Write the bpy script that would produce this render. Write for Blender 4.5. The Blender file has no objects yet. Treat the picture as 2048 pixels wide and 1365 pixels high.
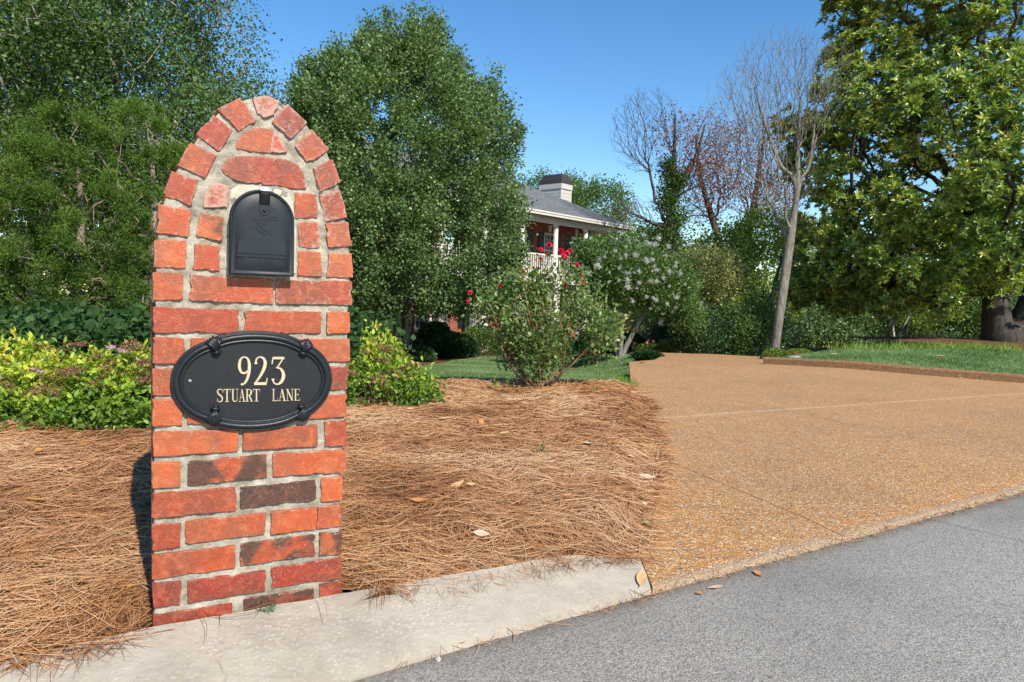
import bpy, bmesh, math, random
import numpy as np
from mathutils import Vector, Matrix

SC = bpy.context.scene
COL = SC.collection
rnd = random.Random(7)
rng = np.random.default_rng(11)
PI = math.pi

# ------------------------------------------------------------------ camera
FPX = 1365.0
PIT, ROL, CZ = math.radians(4.02), math.radians(1.9), 1.0
F_ = np.array([0, math.cos(PIT), -math.sin(PIT)])
R_ = np.array([1.0, 0, 0])
D_ = np.array([0, -math.sin(PIT), -math.cos(PIT)])
CAM = np.array([0, 0, CZ])
cr, sr = math.cos(ROL), math.sin(ROL)
cam = bpy.data.cameras.new('camera')
cam.lens = 24.0; cam.sensor_width = 36.0; cam.clip_start = 0.05; cam.clip_end = 600
camo = bpy.data.objects.new('camera', cam); COL.objects.link(camo)
ir = R_ * cr - D_ * sr; idn = R_ * sr + D_ * cr
mw = Matrix.Identity(4)
for r in range(3):
    mw[r][0] = ir[r]; mw[r][1] = -idn[r]; mw[r][2] = -F_[r]; mw[r][3] = CAM[r]
camo.matrix_world = mw
SC.camera = camo

# ------------------------------------------------------------------ light
SUN_AZ = math.radians(147.8)      # clockwise from +Y
SUN_EL = math.radians(40)
SUN = np.array([math.sin(SUN_AZ) * math.cos(SUN_EL), math.cos(SUN_AZ) * math.cos(SUN_EL), math.sin(SUN_EL)])
W = bpy.data.worlds.new('World'); SC.world = W; W.use_nodes = True
nt = W.node_tree; nt.nodes.clear()
sky = nt.nodes.new('ShaderNodeTexSky'); sky.sky_type = 'NISHITA'; sky.sun_disc = False
sky.sun_elevation = SUN_EL; sky.sun_rotation = SUN_AZ
sky.altitude = 200; sky.air_density = 1.0; sky.dust_density = 0.0; sky.ozone_density = 2.0
bg = nt.nodes.new('ShaderNodeBackground'); bg.inputs[1].default_value = 0.12
wo = nt.nodes.new('ShaderNodeOutputWorld')
hs = nt.nodes.new('ShaderNodeHueSaturation'); hs.inputs['Saturation'].default_value = 1.28; hs.inputs['Value'].default_value = 1.12
nt.links.new(sky.outputs[0], hs.inputs['Color']); nt.links.new(hs.outputs[0], bg.inputs[0]); nt.links.new(bg.outputs[0], wo.inputs[0])
sl = bpy.data.lights.new('sun', 'SUN'); sl.energy = 4.9; sl.angle = math.radians(0.53); sl.color = (1.0, 0.93, 0.82)
slo = bpy.data.objects.new('sun', sl); COL.objects.link(slo)
slo.rotation_euler = Vector(SUN).to_track_quat('Z', 'Y').to_euler()
SC.view_settings.view_transform = 'Standard'; SC.view_settings.look = 'None'
SC.view_settings.exposure = 0.45; SC.view_settings.gamma = 1.0
SC.view_settings.use_curve_mapping = False
SC.render.engine = 'CYCLES'
SC.cycles.max_bounces = 6; SC.cycles.diffuse_bounces = 3; SC.cycles.glossy_bounces = 2
SC.cycles.transmission_bounces = 4; SC.cycles.transparent_max_bounces = 4

# ------------------------------------------------------------------ measuring helpers
def ray(x, y):
    dx, dy = x - 1024, y - 682.5
    return F_ * FPX + R_ * (dx * cr + dy * sr) + D_ * (dy * cr - dx * sr)
def atz(x, y, z):
    r = ray(x, y); return CAM + r * ((z - CZ) / r[2])
def aty(x, y, Y):
    r = ray(x, y); return CAM + r * (Y / r[1])
def sm(a, b, t):
    t = np.clip((np.asarray(t, float) - a) / (b - a), 0, 1); return t * t * (3 - 2 * t)
def hsh(i, j, s):
    n = np.sin(i * 127.1 + j * 311.7 + s * 74.7) * 43758.5453
    return n - np.floor(n)
def vn(x, y, s=0):
    x = np.asarray(x, float); y = np.asarray(y, float)
    i, j = np.floor(x), np.floor(y); fx, fy = x - i, y - j
    fx = fx * fx * (3 - 2 * fx); fy = fy * fy * (3 - 2 * fy)
    a = hsh(i, j, s) * (1 - fx) + hsh(i + 1, j, s) * fx
    b = hsh(i, j + 1, s) * (1 - fx) + hsh(i + 1, j + 1, s) * fx
    return a * (1 - fy) + b * fy
def gz(X, Y):
    X = np.asarray(X, float); Y = np.asarray(Y, float)
    L = 0.06 - 0.092 * np.clip(Y - 6.6, 0, 10.4) - 0.04 * np.clip(Y - 17, 0, 25)
    FL = 0.0 - 0.035 * np.clip(Y - 9, 0, 40)
    R = -0.055 * np.clip(Y - 10, 0, 22)
    R2 = 0.1 - 0.08 * np.clip(Y - 16, 0, 18)
    wl = sm(-8, -3.5, X); a = FL * (1 - wl) + L * wl
    wr = sm(1.5, 3.2, X) * 1.0; a = a * (1 - wr) + R * wr
    w2 = sm(5.0, 9.5, X) * sm(9, 12, Y); a = a * (1 - w2) + R2 * w2
    return a
def ong(x, y):
    r = ray(x, y); t = 0.5 / FPX
    for k in range(4000):
        p = CAM + r * t
        if p[2] < gz(p[0], p[1]): break
        t += 0.02 / FPX * (1 + k * 0.004)
    return p
def gp(X, Y, dz=0.0): return np.array([X, Y, float(gz(X, Y)) + dz])

# ------------------------------------------------------------------ object helpers
def tag(o, label=None, cat=None, group=None, kind=None):
    if label: o['label'] = label
    if cat: o['category'] = cat
    if group: o['group'] = group
    if kind: o['kind'] = kind
    return o
def empty(name, loc, rz=0, label=None, cat=None, group=None):
    o = bpy.data.objects.new(name, None); COL.objects.link(o)
    o.location = Vector([float(v) for v in loc]); o.rotation_euler = (0, 0, rz); o.empty_display_size = 0.1
    return tag(o, label, cat, group)
def link(name, me, mat=None, parent=None):
    o = bpy.data.objects.new(name, me); COL.objects.link(o)
    if mat is not None and not me.materials:
        for m in (mat if isinstance(mat, (list, tuple)) else [mat]): me.materials.append(m)
    if parent: o.parent = parent
    return o
def npmesh(name, V, Fc, tint=None, smooth=False, vattr=None):
    V = np.ascontiguousarray(V, np.float32); Fc = np.ascontiguousarray(Fc, np.int32)
    me = bpy.data.meshes.new(name)
    n, k = Fc.shape
    me.vertices.add(len(V)); me.vertices.foreach_set('co', V.ravel())
    me.loops.add(n * k); me.loops.foreach_set('vertex_index', Fc.ravel())
    me.polygons.add(n); me.polygons.foreach_set('loop_start', np.arange(0, n * k, k, dtype=np.int32))
    try: me.polygons.foreach_set('loop_total', np.full(n, k, np.int32))
    except Exception: pass
    if smooth: me.polygons.foreach_set('use_smooth', np.ones(n, bool))
    me.update(calc_edges=True)
    if tint is not None:
        a = me.attributes.new('tint', 'FLOAT', 'FACE'); a.data.foreach_set('value', np.ascontiguousarray(tint, np.float32))
    if vattr is not None:
        for kx, val in vattr.items():
            a = me.attributes.new(kx, 'FLOAT', 'POINT'); a.data.foreach_set('value', np.ascontiguousarray(val, np.float32))
    return me
def polymesh(name, V, Fc, smooth=False):
    me = bpy.data.meshes.new(name); me.from_pydata([tuple(map(float, v)) for v in V], [], Fc)
    if smooth:
        for p in me.polygons: p.use_smooth = True
    me.update(); return me
class MB:
    def __init__(s): s.v = []; s.f = []
    def add(s, v, f):
        n = len(s.v); s.v += [tuple(map(float, a)) for a in v]; s.f += [tuple(i + n for i in q) for q in f]; return s
    def box(s, x0, x1, y0, y1, z0, z1):
        return s.add([(x0,y0,z0),(x1,y0,z0),(x1,y1,z0),(x0,y1,z0),(x0,y0,z1),(x1,y0,z1),(x1,y1,z1),(x0,y1,z1)],
                     [(0,3,2,1),(4,5,6,7),(0,1,5,4),(1,2,6,5),(2,3,7,6),(3,0,4,7)])
    def cyl(s, c, r0, r1, z0, z1, k=12):
        v = []; 
        for i in range(k):
            a = 2*PI*i/k; v.append((c[0]+r0*math.cos(a), c[1]+r0*math.sin(a), z0))
        for i in range(k):
            a = 2*PI*i/k; v.append((c[0]+r1*math.cos(a), c[1]+r1*math.sin(a), z1))
        f = [(i,(i+1)%k,k+(i+1)%k,k+i) for i in range(k)] + [tuple(range(k,2*k)), tuple(reversed(range(k)))]
        return s.add(v, f)
    def tube(s, pts, rad, k=6):
        pts = [Vector([float(q) for q in p]) for p in pts]; n = len(pts); v = []; f = []
        for i, p in enumerate(pts):
            d = (pts[min(i+1,n-1)] - pts[max(i-1,0)]).normalized()
            a = d.cross(Vector((0.13,0.2,1)));
            if a.length < 0.05: a = d.cross(Vector((1,0,0)))
            a.normalize(); b = d.cross(a)
            r = rad[i] if isinstance(rad,(list,tuple)) else rad
            for j in range(k):
                t = 2*PI*j/k; v.append(p + a*r*math.cos(t) + b*r*math.sin(t))
        for i in range(n-1):
            for j in range(k):
                f.append((i*k+j, i*k+(j+1)%k, (i+1)*k+(j+1)%k, (i+1)*k+j))
        f.append(tuple(reversed(range(k)))); f.append(tuple(range((n-1)*k, n*k)))
        return s.add(v, f)
    def build(s, name, mat, parent=None, smooth=False):
        return link(name, polymesh(name, s.v, s.f, smooth), mat, parent)

# ------------------------------------------------------------------ materials
def newmat(name):
    m = bpy.data.materials.new(name); m.use_nodes = True; t = m.node_tree
    for n in list(t.nodes):
        if n.type != 'OUTPUT_MATERIAL': t.nodes.remove(n)
    out = [n for n in t.nodes if n.type == 'OUTPUT_MATERIAL'][0]
    return m, t, out
class NT:
    def __init__(s, name):
        s.m, s.t, s.out = newmat(name)
        s.tc = s.n('ShaderNodeTexCoord'); s.co = s.tc.outputs['Object']
    def n(s, ty, **kw):
        x = s.t.nodes.new(ty)
        for k, v in kw.items(): setattr(x, k, v)
        return x
    def l(s, a, b): s.t.links.new(a, b)
    def noise(s, scale, detail=4, rough=0.6, co=None, dist=0):
        x = s.n('ShaderNodeTexNoise'); x.inputs['Scale'].default_value = scale; x.inputs['Detail'].default_value = detail
        x.inputs['Roughness'].default_value = rough; x.inputs['Distortion'].default_value = dist
        s.l(co or s.co, x.inputs['Vector']); return x.outputs['Fac']
    def voro(s, scale, feature='F1', co=None, out='Distance', rand=1.0):
        x = s.n('ShaderNodeTexVoronoi'); x.feature = feature; x.inputs['Scale'].default_value = scale
        x.inputs['Randomness'].default_value = rand
        s.l(co or s.co, x.inputs['Vector']); return x.outputs[out]
    def ramp(s, fac, stops, interp='LINEAR'):
        x = s.n('ShaderNodeValToRGB'); e = x.color_ramp; e.interpolation = interp
        while len(e.elements) > 1: e.elements.remove(e.elements[-1])
        e.elements[0].position = stops[0][0]; e.elements[0].color = (*stops[0][1], 1)
        for p, c in stops[1:]:
            q = e.elements.new(p); q.color = (*c, 1)
        s.l(fac, x.inputs['Fac']); return x.outputs['Color']
    def g(s, v): return (v, v, v)
    def step(s, fac, a, b): return s.ramp(fac, [(a, (0,0,0)), (b, (1,1,1))])
    def mix(s, fac, a, b, mode='MIX'):
        x = s.n('ShaderNodeMix', data_type='RGBA', blend_type=mode)
        for sock, val in ((x.inputs[0], fac), (x.inputs[6], a), (x.inputs[7], b)):
            if isinstance(val, (int, float)): sock.default_value = val
            elif isinstance(val, tuple): sock.default_value = (*val, 1)
            else: s.l(val, sock)
        return x.outputs[2]
    def math(s, op, a, b=None, clamp=False):
        x = s.n('ShaderNodeMath', operation=op, use_clamp=clamp)
        for i, val in enumerate((a, b)):
            if val is None: continue
            if isinstance(val, (int, float)): x.inputs[i].default_value = val
            else: s.l(val, x.inputs[i])
        return x.outputs[0]
    def attr(s, name, ty='GEOMETRY'):
        x = s.n('ShaderNodeAttribute'); x.attribute_name = name; x.attribute_type = ty; return x
    def bump(s, h, strength=0.5, dist=0.01, normal=None):
        x = s.n('ShaderNodeBump'); x.inputs['Strength'].default_value = strength; x.inputs['Distance'].default_value = dist
        s.l(h, x.inputs['Height'])
        if normal: s.l(normal, x.inputs['Normal'])
        return x.outputs[0]
    def pri(s, col, rough=0.7, spec=0.5, metal=0, normal=None):
        p = s.n('ShaderNodeBsdfPrincipled')
        if isinstance(col, tuple): p.inputs['Base Color'].default_value = (*col, 1)
        else: s.l(col, p.inputs['Base Color'])
        if isinstance(rough, (int, float)): p.inputs['Roughness'].default_value = rough
        else: s.l(rough, p.inputs['Roughness'])
        p.inputs['Specular IOR Level'].default_value = spec; p.inputs['Metallic'].default_value = metal
        if normal: s.l(normal, p.inputs['Normal'])
        return p.outputs[0]
    def done(s, sh): s.l(sh, s.out.inputs['Surface']); return s.m
    def linedist(s, a, b):
        """signed distance in metres from the ground line a-b"""
        d = (b[0]-a[0], b[1]-a[1]); L = math.hypot(*d); n = (-d[1]/L, d[0]/L)
        x = s.n('ShaderNodeVectorMath', operation='DOT_PRODUCT'); s.l(s.co, x.inputs[0]); x.inputs[1].default_value = (n[0], n[1], 0)
        return s.math('SUBTRACT', x.outputs['Value'], n[0]*a[0]+n[1]*a[1])
    def scaled(s, sx, sy, sz, rz=0):
        x = s.n('ShaderNodeMapping'); x.inputs['Scale'].default_value = (sx, sy, sz); x.inputs['Rotation'].default_value = (0,0,rz)
        s.l(s.co, x.inputs['Vector']); return x.outputs[0]

def simple(name, col, rough=0.6, spec=0.5, metal=0, var=0.15, scale=8, bump=0.0, bdist=0.005):
    k = NT(name); n = k.noise(scale, 5, 0.65)
    dark = tuple(c * (1 - var) for c in col); lite = tuple(min(1, c * (1 + var)) for c in col)
    c = k.ramp(n, [(0.3, dark), (0.7, lite)])
    nm = k.bump(k.noise(scale * 6, 4, 0.7), bump, bdist) if bump else None
    return k.done(k.pri(c, rough, spec, metal, nm))
def leaf_mat(name, stops, rough=0.5, trans=0.3, spec=0.4, back=None, tcol=(1.5, 1.6, 0.5)):
    k = NT(name); a = k.attr('tint').outputs['Fac']; c = k.ramp(a, stops)
    c0 = c
    if back:
        geo = k.n('ShaderNodeNewGeometry'); c = k.mix(geo.outputs['Backfacing'], c, back)
    p = k.pri(c, rough, spec)
    tr = k.n('ShaderNodeBsdfTranslucent'); tc = k.mix(1.0, c0, tcol, 'MULTIPLY'); k.l(tc, tr.inputs['Color'])
    ms = k.n('ShaderNodeMixShader'); ms.inputs[0].default_value = trans
    k.l(p, ms.inputs[1]); k.l(tr.outputs[0], ms.inputs[2])
    return k.done(ms.outputs[0])
def bark_mat(name, dark, lite, scale=6, lichen=None):
    k = NT(name); co = k.scaled(1, 1, 0.25)
    n = k.noise(scale * 3, 6, 0.7, co); c = k.ramp(n, [(0.35, dark), (0.65, lite)])
    if lichen: c = k.mix(k.step(k.noise(2.0, 4), 0.52, 0.62), c, lichen)
    return k.done(k.pri(c, 0.9, 0.2, 0, k.bump(k.noise(scale * 5, 5, 0.7, co), 0.8, 0.02)))

def mat_brick():
    k = NT('pillar_brick'); oi = k.n('ShaderNodeObjectInfo')
    sep = k.n('ShaderNodeSeparateColor'); k.l(oi.outputs['Color'], sep.inputs[0])
    tone, burn, pale = sep.outputs[0], sep.outputs[1], sep.outputs[2]
    add = k.n('ShaderNodeVectorMath', operation='ADD'); k.l(k.co, add.inputs[0])
    sc = k.n('ShaderNodeVectorMath', operation='SCALE'); k.l(oi.outputs['Location'], sc.inputs[0])
    cmb = k.n('ShaderNodeCombineXYZ'); m7 = k.math('MULTIPLY', oi.outputs['Random'], 37.0); k.l(m7, cmb.inputs[0]); k.l(m7, cmb.inputs[2])
    k.l(cmb.outputs[0], add.inputs[1]); co = add.outputs[0]
    big = k.noise(9, 3, 0.55, co, 0.6); mid = k.noise(38, 5, 0.65, co, 0.8); fine = k.noise(260, 4, 0.7, co)
    base = k.mix(tone, (0.25, 0.023, 0.012), (0.50, 0.092, 0.018))
    other = k.mix(tone, (0.16, 0.026, 0.015), (0.36, 0.100, 0.036))
    c = k.mix(k.step(big, 0.42, 0.62), base, other)
    c = k.mix(k.step(mid, 0.50, 0.70), c, k.mix(tone, (0.38, 0.066, 0.024), (0.55, 0.165, 0.05)))
    c = k.mix(k.math('MULTIPLY', k.step(fine, 0.45, 0.75), 0.35), c, (0.24, 0.05, 0.025))
    # burnt flashes
    bt = k.math('SUBTRACT', k.math('ADD', k.noise(13, 3, 0.5, co, 0.5), k.math('MULTIPLY', burn, 0.30)), 0.55)
    c = k.mix(k.math('MULTIPLY', k.math('MULTIPLY', bt, 7, True), k.math('MINIMUM', k.math('MULTIPLY', burn, 3), 0.88)), c, (0.040, 0.026, 0.018))
    # lime bloom near the edges and smears
    e = k.attr('edge').outputs['Fac']
    sm_ = k.math('ADD', k.math('MULTIPLY', e, 0.15), k.math('MULTIPLY', pale, 0.22))
    w = k.math('SUBTRACT', k.math('ADD', k.noise(55, 6, 0.75, co, 1.2), sm_), 0.70)
    c = k.mix(k.math('MULTIPLY', k.math('MULTIPLY', w, 8, True), 0.62), c, (0.50, 0.36, 0.29))
    # hairline chips
    v = k.voro(26, 'DISTANCE_TO_EDGE', co)
    crk = k.math('MULTIPLY', k.ramp(v, [(0.0, (1,1,1)), (0.018, (0,0,0))]), k.step(k.noise(7, 2, 0.5, co), 0.52, 0.60))
    c = k.mix(k.math('MULTIPLY', crk, 0.28), c, (0.10, 0.03, 0.02))
    mp = k.n('ShaderNodeMapping'); mp.inputs['Scale'].default_value = (1.0, 1.0, 0.22); k.l(co, mp.inputs['Vector'])
    stv = k.noise(60, 4, 0.6, mp.outputs[0], 0.4); c = k.mix(k.math('MULTIPLY', k.step(stv, 0.55, 0.72), 0.22), c, (0.20, 0.045, 0.025))
    hz = k.noise(22, 6, 0.75, co, 1.5); c = k.mix(k.math('MULTIPLY', k.step(hz, 0.50, 0.72), 0.26), c, (0.50, 0.20, 0.10))
    sp = k.math('MULTIPLY', k.step(k.noise(300, 2, 0.6, co), 0.62, 0.70), k.step(k.noise(16, 3, 0.6, co), 0.40, 0.60)); c = k.mix(k.math('MULTIPLY', sp, 0.7), c, (0.50, 0.34, 0.26))
    h = k.math('ADD', k.math('MULTIPLY', mid, 0.5), k.math('MULTIPLY', fine, 0.40))
    h = k.math('SUBTRACT', h, k.math('MULTIPLY', crk, 0.08))
    return k.done(k.pri(c, k.math('ADD', k.math('MULTIPLY', mid, 0.35), 0.30), 0.5, 0, k.bump(h, 0.7, 0.006)))
def mat_mortar():
    k = NT('mortar'); c = k.ramp(k.noise(16, 6, 0.7), [(0.3, (0.20, 0.18, 0.13)), (0.46, (0.38, 0.34, 0.265)), (0.64, (0.56, 0.51, 0.41))])
    sepz = k.n('ShaderNodeSeparateXYZ'); k.l(k.co, sepz.inputs[0])
    c = k.mix(k.math('MULTIPLY', k.step(k.noise(120, 3), 0.52, 0.7), 0.5), c, (0.22, 0.20, 0.15))
    c = k.mix(k.math('MULTIPLY', k.step(k.noise(5, 3), 0.55, 0.65), 0.45), c, (0.16, 0.14, 0.10))
    return k.done(k.pri(c, 0.95, 0.15, 0, k.bump(k.noise(90, 6, 0.75), 0.9, 0.008)))
def mat_concrete():
    k = NT('kerb_concrete')
    c = k.ramp(k.noise(5, 6, 0.7), [(0.3, (0.28, 0.240, 0.185)), (0.55, (0.40, 0.35, 0.28)), (0.8, (0.46, 0.41, 0.335))])
    v = k.voro(70, 'F1', out='Color'); vd = k.voro(70)
    st = k.ramp(v, [(0.0, (0.30, 0.32, 0.35)), (0.35, (0.48, 0.44, 0.37)), (0.7, (0.36, 0.30, 0.23)), (1, (0.58, 0.53, 0.45))])
    mask = k.math('MULTIPLY', k.ramp(vd, [(0.25, (1,1,1)), (0.45, (0,0,0))]), k.step(k.noise(3.5, 3), 0.40, 0.62))
    c = k.mix(k.math('MULTIPLY', mask, 0.75), c, st)
    c = k.mix(k.math('MULTIPLY', k.step(k.noise(150, 3, 0.7), 0.55, 0.72), 0.45), c, (0.27, 0.24, 0.20))
    c = k.mix(k.math('MULTIPLY', k.step(k.noise(1.6, 5, 0.7), 0.5, 0.75), 0.35), c, (0.30, 0.26, 0.20))
    h = k.math('ADD', k.noise(60, 6, 0.75), k.math('MULTIPLY', mask, 0.3))
    return k.done(k.pri(c, 0.9, 0.2, 0, k.bump(h, 0.6, 0.006)))
def mat_asphalt():
    k = NT('asphalt')
    v = k.voro(190, 'F1', out='Color'); vd = k.voro(190)
    c = k.ramp(v, [(0.0, (0.14, 0.128, 0.110)), (0.3, (0.31, 0.285, 0.248)), (0.6, (0.39, 0.360, 0.314)), (0.88, (0.51, 0.472, 0.412)), (1.0, (0.48, 0.35, 0.23))])
    c = k.mix(k.ramp(vd, [(0.5, (0,0,0)), (0.9, (1,1,1))]), c, (0.19, 0.175, 0.152))
    c = k.mix(k.math('MULTIPLY', k.step(k.noise(1.3, 5, 0.65), 0.42, 0.66), 0.35), c, (0.14, 0.13, 0.112))
    c = k.mix(k.math('MULTIPLY', k.step(k.noise(40, 3, 0.7), 0.60, 0.72), 0.6), c, (0.06, 0.06, 0.06))
    dd = k.math('ADD', k.math('MULTIPLY', k.linedist((0.494, 2.239), (2.844, 3.695)), -1.0), k.math('MULTIPLY', k.noise(9, 5, 0.7), 0.10))
    c = k.mix(k.math('MULTIPLY', k.ramp(k.math('DIVIDE', dd, 0.2), [(0.28, (1,1,1)), (0.62, (0,0,0))]), 0.7), c, (0.15, 0.115, 0.08))
    c = k.mix(k.math('MULTIPLY', k.ramp(k.math('DIVIDE', dd, 0.9), [(0.1, (1,1,1)), (0.9, (0,0,0))]), 0.25), c, (0.10, 0.095, 0.085))
    A_ = atz(1830, 1032, 0); B_ = atz(2048, 1084, 0); dd = k.math('ADD', k.math('ADD', k.linedist(A_, B_), k.math('MULTIPLY', k.noise(3, 4), 0.06)), k.math('MULTIPLY', k.noise(30, 3), 0.006))
    c = k.mix(k.math('MULTIPLY', k.ramp(k.math('DIVIDE', k.math('ABSOLUTE', k.math('SUBTRACT', dd, 0.033)), 0.010), [(0.15, (1,1,1)), (0.55, (0,0,0))]), 0.8), c, (0.045, 0.04, 0.035))
    h = k.math('SUBTRACT', k.math('MULTIPLY', k.noise(45, 4), 0.8), vd)
    return k.done(k.pri(c, 0.85, 0.3, 0, k.bump(h, 0.6, 0.003)))
JL = [(tuple(atz(*a, 0.035)[:2]), tuple(atz(*b, 0.035)[:2])) for a, b in (((1265, 893), (1700, 1075)), ((1465, 800), (1966, 906)), ((1300, 838), (2048, 787)))]
def mat_aggregate(name='exposed_aggregate', dark=1.0):
    k = NT(name); S = 102
    v = k.voro(S, 'F1', out='Color'); vd = k.voro(S); sepc = k.n('ShaderNodeSeparateColor'); k.l(v, sepc.inputs[0])
    d = dark
    q = lambda r, g, b: (r * d, g * d, b * d)
    st = k.ramp(sepc.outputs[0], [(0.0, q(0.12, 0.10, 0.085)), (0.08, q(0.26, 0.21, 0.16)), (0.16, q(0.48, 0.19, 0.045)), (0.38, q(0.62, 0.31, 0.10)),
        (0.58, q(0.42, 0.24, 0.12)), (0.70, q(0.58, 0.36, 0.18)), (0.86, q(0.64, 0.46, 0.27)), (0.96, q(0.72, 0.62, 0.46))], 'CONSTANT')
    c = k.mix(k.ramp(vd, [(0.42, (0,0,0)), (0.72, (1,1,1))]), st, q(0.37, 0.20, 0.085))
    st2 = k.noise(0.9, 5, 0.65); c = k.mix(k.math('MULTIPLY', k.step(st2, 0.46, 0.70), 0.26), c, q(0.17, 0.125, 0.09))
    c = k.mix(k.math('MULTIPLY', k.step(k.noise(2.2, 4, 0.6), 0.55, 0.75), 0.30), c, q(0.52, 0.34, 0.17))
    for (A_, B_), wd in ((JL[1], 0.07), (JL[2], 0.11)):
        dd = k.math('ADD', k.math('ABSOLUTE', k.linedist(A_, B_)), k.math('MULTIPLY', k.noise(6, 5, 0.7), 0.11))
        c = k.mix(k.math('MULTIPLY', k.ramp(k.math('DIVIDE', dd, wd), [(0.35, (1,1,1)), (1.0, (0,0,0))]), 0.42), c, q(0.66, 0.48, 0.30))
    dd = k.math('ADD', k.linedist((0.494, 2.239), (2.844, 3.695)), k.math('MULTIPLY', k.noise(9, 5, 0.75), 0.10))
    c = k.mix(k.math('MULTIPLY', k.ramp(k.math('DIVIDE', dd, 0.13), [(0.40, (1,1,1)), (0.72, (0,0,0))]), 0.7), c, q(0.36, 0.29, 0.21))
    h = k.math('SUBTRACT', 1.0, vd)
    return k.done(k.pri(c, 0.75, 0.2, 0, k.bump(h, 0.8, 0.006)))
def mat_soil(name, a, b, c3, scale=14, stretch=True):
    k = NT(name); co = k.scaled(1, 3, 1, 0.4) if stretch else k.co
    c = k.ramp(k.noise(scale, 8, 0.75, co, 0.5), [(0.3, a), (0.5, b), (0.72, c3)])
    return k.done(k.pri(c, 0.95, 0.1, 0, k.bump(k.noise(scale * 2.5, 7, 0.75, co), 1.0, 0.03)))
def mat_grassbase():
    k = NT('lawn_turf'); n = k.noise(60, 6, 0.75); c = k.ramp(n, [(0.3, (0.035, 0.075, 0.015)), (0.5, (0.095, 0.16, 0.055)), (0.7, (0.16, 0.24, 0.09))])
    c = k.mix(k.math('MULTIPLY', k.step(k.noise(1.5, 4), 0.5, 0.7), 0.4), c, (0.16, 0.22, 0.06))
    return k.done(k.pri(c, 0.9, 0.1, 0, k.bump(n, 1.0, 0.03)))
def mat_housebrick():
    k = NT('house_brick')
    b = k.n('ShaderNodeTexBrick'); 
    sep = k.n('ShaderNodeSeparateXYZ'); k.l(k.co, sep.inputs[0]); cb = k.n('ShaderNodeCombineXYZ')
    k.l(k.math('ADD', sep.outputs[0], sep.outputs[1]), cb.inputs[0]); k.l(sep.outputs[2], cb.inputs[1]); k.l(cb.outputs[0], b.inputs['Vector'])
    b.inputs['Scale'].default_value = 1.0; b.inputs['Brick Width'].default_value = 0.21; b.inputs['Row Height'].default_value = 0.075
    b.inputs['Mortar Size'].default_value = 0.008; b.inputs['Color1'].default_value = (0.34, 0.085, 0.045, 1)
    b.inputs['Color2'].default_value = (0.23, 0.055, 0.035, 1); b.inputs['Mortar'].default_value = (0.30, 0.22, 0.17, 1)
    c = k.mix(k.math('MULTIPLY', k.noise(6, 4), 0.4), b.outputs[0], (0.20, 0.07, 0.05))
    return k.done(k.pri(c, 0.9, 0.2, 0, k.bump(b.outputs['Fac'], 0.4, -0.01)))
def mat_shingle():
    k = NT('roof_shingle'); b = k.n('ShaderNodeTexBrick'); k.l(k.co, b.inputs['Vector'])
    b.inputs['Scale'].default_value = 1.0; b.inputs['Brick Width'].default_value = 0.3; b.inputs['Row Height'].default_value = 0.13
    b.inputs['Mortar Size'].default_value = 0.012; b.inputs['Color1'].default_value = (0.13, 0.135, 0.14, 1)
    b.inputs['Color2'].default_value = (0.20, 0.205, 0.21, 1); b.inputs['Mortar'].default_value = (0.06, 0.06, 0.065, 1)
    c = k.mix(k.math('MULTIPLY', k.noise(30, 4), 0.5), b.outputs[0], (0.12, 0.125, 0.13))
    return k.done(k.pri(c, 0.9, 0.2))

BRICK = mat_brick(); MORTAR = mat_mortar(); CONC = mat_concrete(); ASPH = mat_asphalt(); AGG = mat_aggregate()
AGGK = mat_aggregate('kerb_aggregate', 0.6)
SAND = mat_soil('joint_sand', (0.10, 0.065, 0.04), (0.30, 0.19, 0.10), (0.44, 0.30, 0.17), 7, False)
STRAWBASE = mat_soil('pine_straw_mat', (0.10, 0.045, 0.02), (0.28, 0.13, 0.055), (0.46, 0.25, 0.12), 30)
SOIL = mat_soil('garden_soil', (0.05, 0.03, 0.018), (0.14, 0.075, 0.042), (0.24, 0.13, 0.075), 10, False)
TURF = mat_grassbase(); HB = mat_housebrick(); SHG = mat_shingle()
WHITE = simple('white_paint', (0.72, 0.69, 0.62), 0.5, 0.4, 0, 0.06)
SIDING = simple('siding_paint', (0.52, 0.50, 0.45), 0.6, 0.3, 0, 0.06)
SHUT = simple('shutter_black', (0.02, 0.02, 0.022), 0.4)
CAPM = simple('chimney_cap_metal', (0.05, 0.042, 0.038), 0.5, 0.5, 0.2)
GLASS = NT('window_glass'); GLASS = GLASS.done(GLASS.pri((0.05, 0.06, 0.065), 0.08, 0.6))
CURT = simple('curtain', (0.45, 0.43, 0.38), 0.9, 0.1)
def mat_black(name, base, rough, bumpS, bstr):
    k = NT(name); n = k.noise(6, 5, 0.65)
    c = k.ramp(n, [(0.35, base), (0.7, tuple(v * 1.5 for v in base))])
    d = k.step(k.noise(300, 3, 0.8), 0.66, 0.72); c = k.mix(k.math('MULTIPLY', d, 0.12), c, (0.3, 0.3, 0.3))
    return k.done(k.pri(c, k.math('ADD', k.math('MULTIPLY', n, 0.2), rough - 0.1), 0.38, 0, k.bump(k.noise(bumpS, 4, 0.6, None, 1.5), bstr, 0.002)))
MBOX = mat_black('mailbox_paint', (0.006, 0.0095, 0.0125), 0.46, 250, 0.12)
PLQF = mat_black('plaque_frame_paint', (0.010, 0.013, 0.016), 0.36, 220, 0.25)
PLQ = mat_black('plaque_leather_texture', (0.008, 0.009, 0.010), 0.55, 180, 0.5)
CREAM = simple('cream_enamel', (0.52, 0.43, 0.29), 0.45, 0.4, 0, 0.05, 40)
STEEL = simple('screw_steel', (0.30, 0.30, 0.29), 0.6, 0.5, 0.3)
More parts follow.
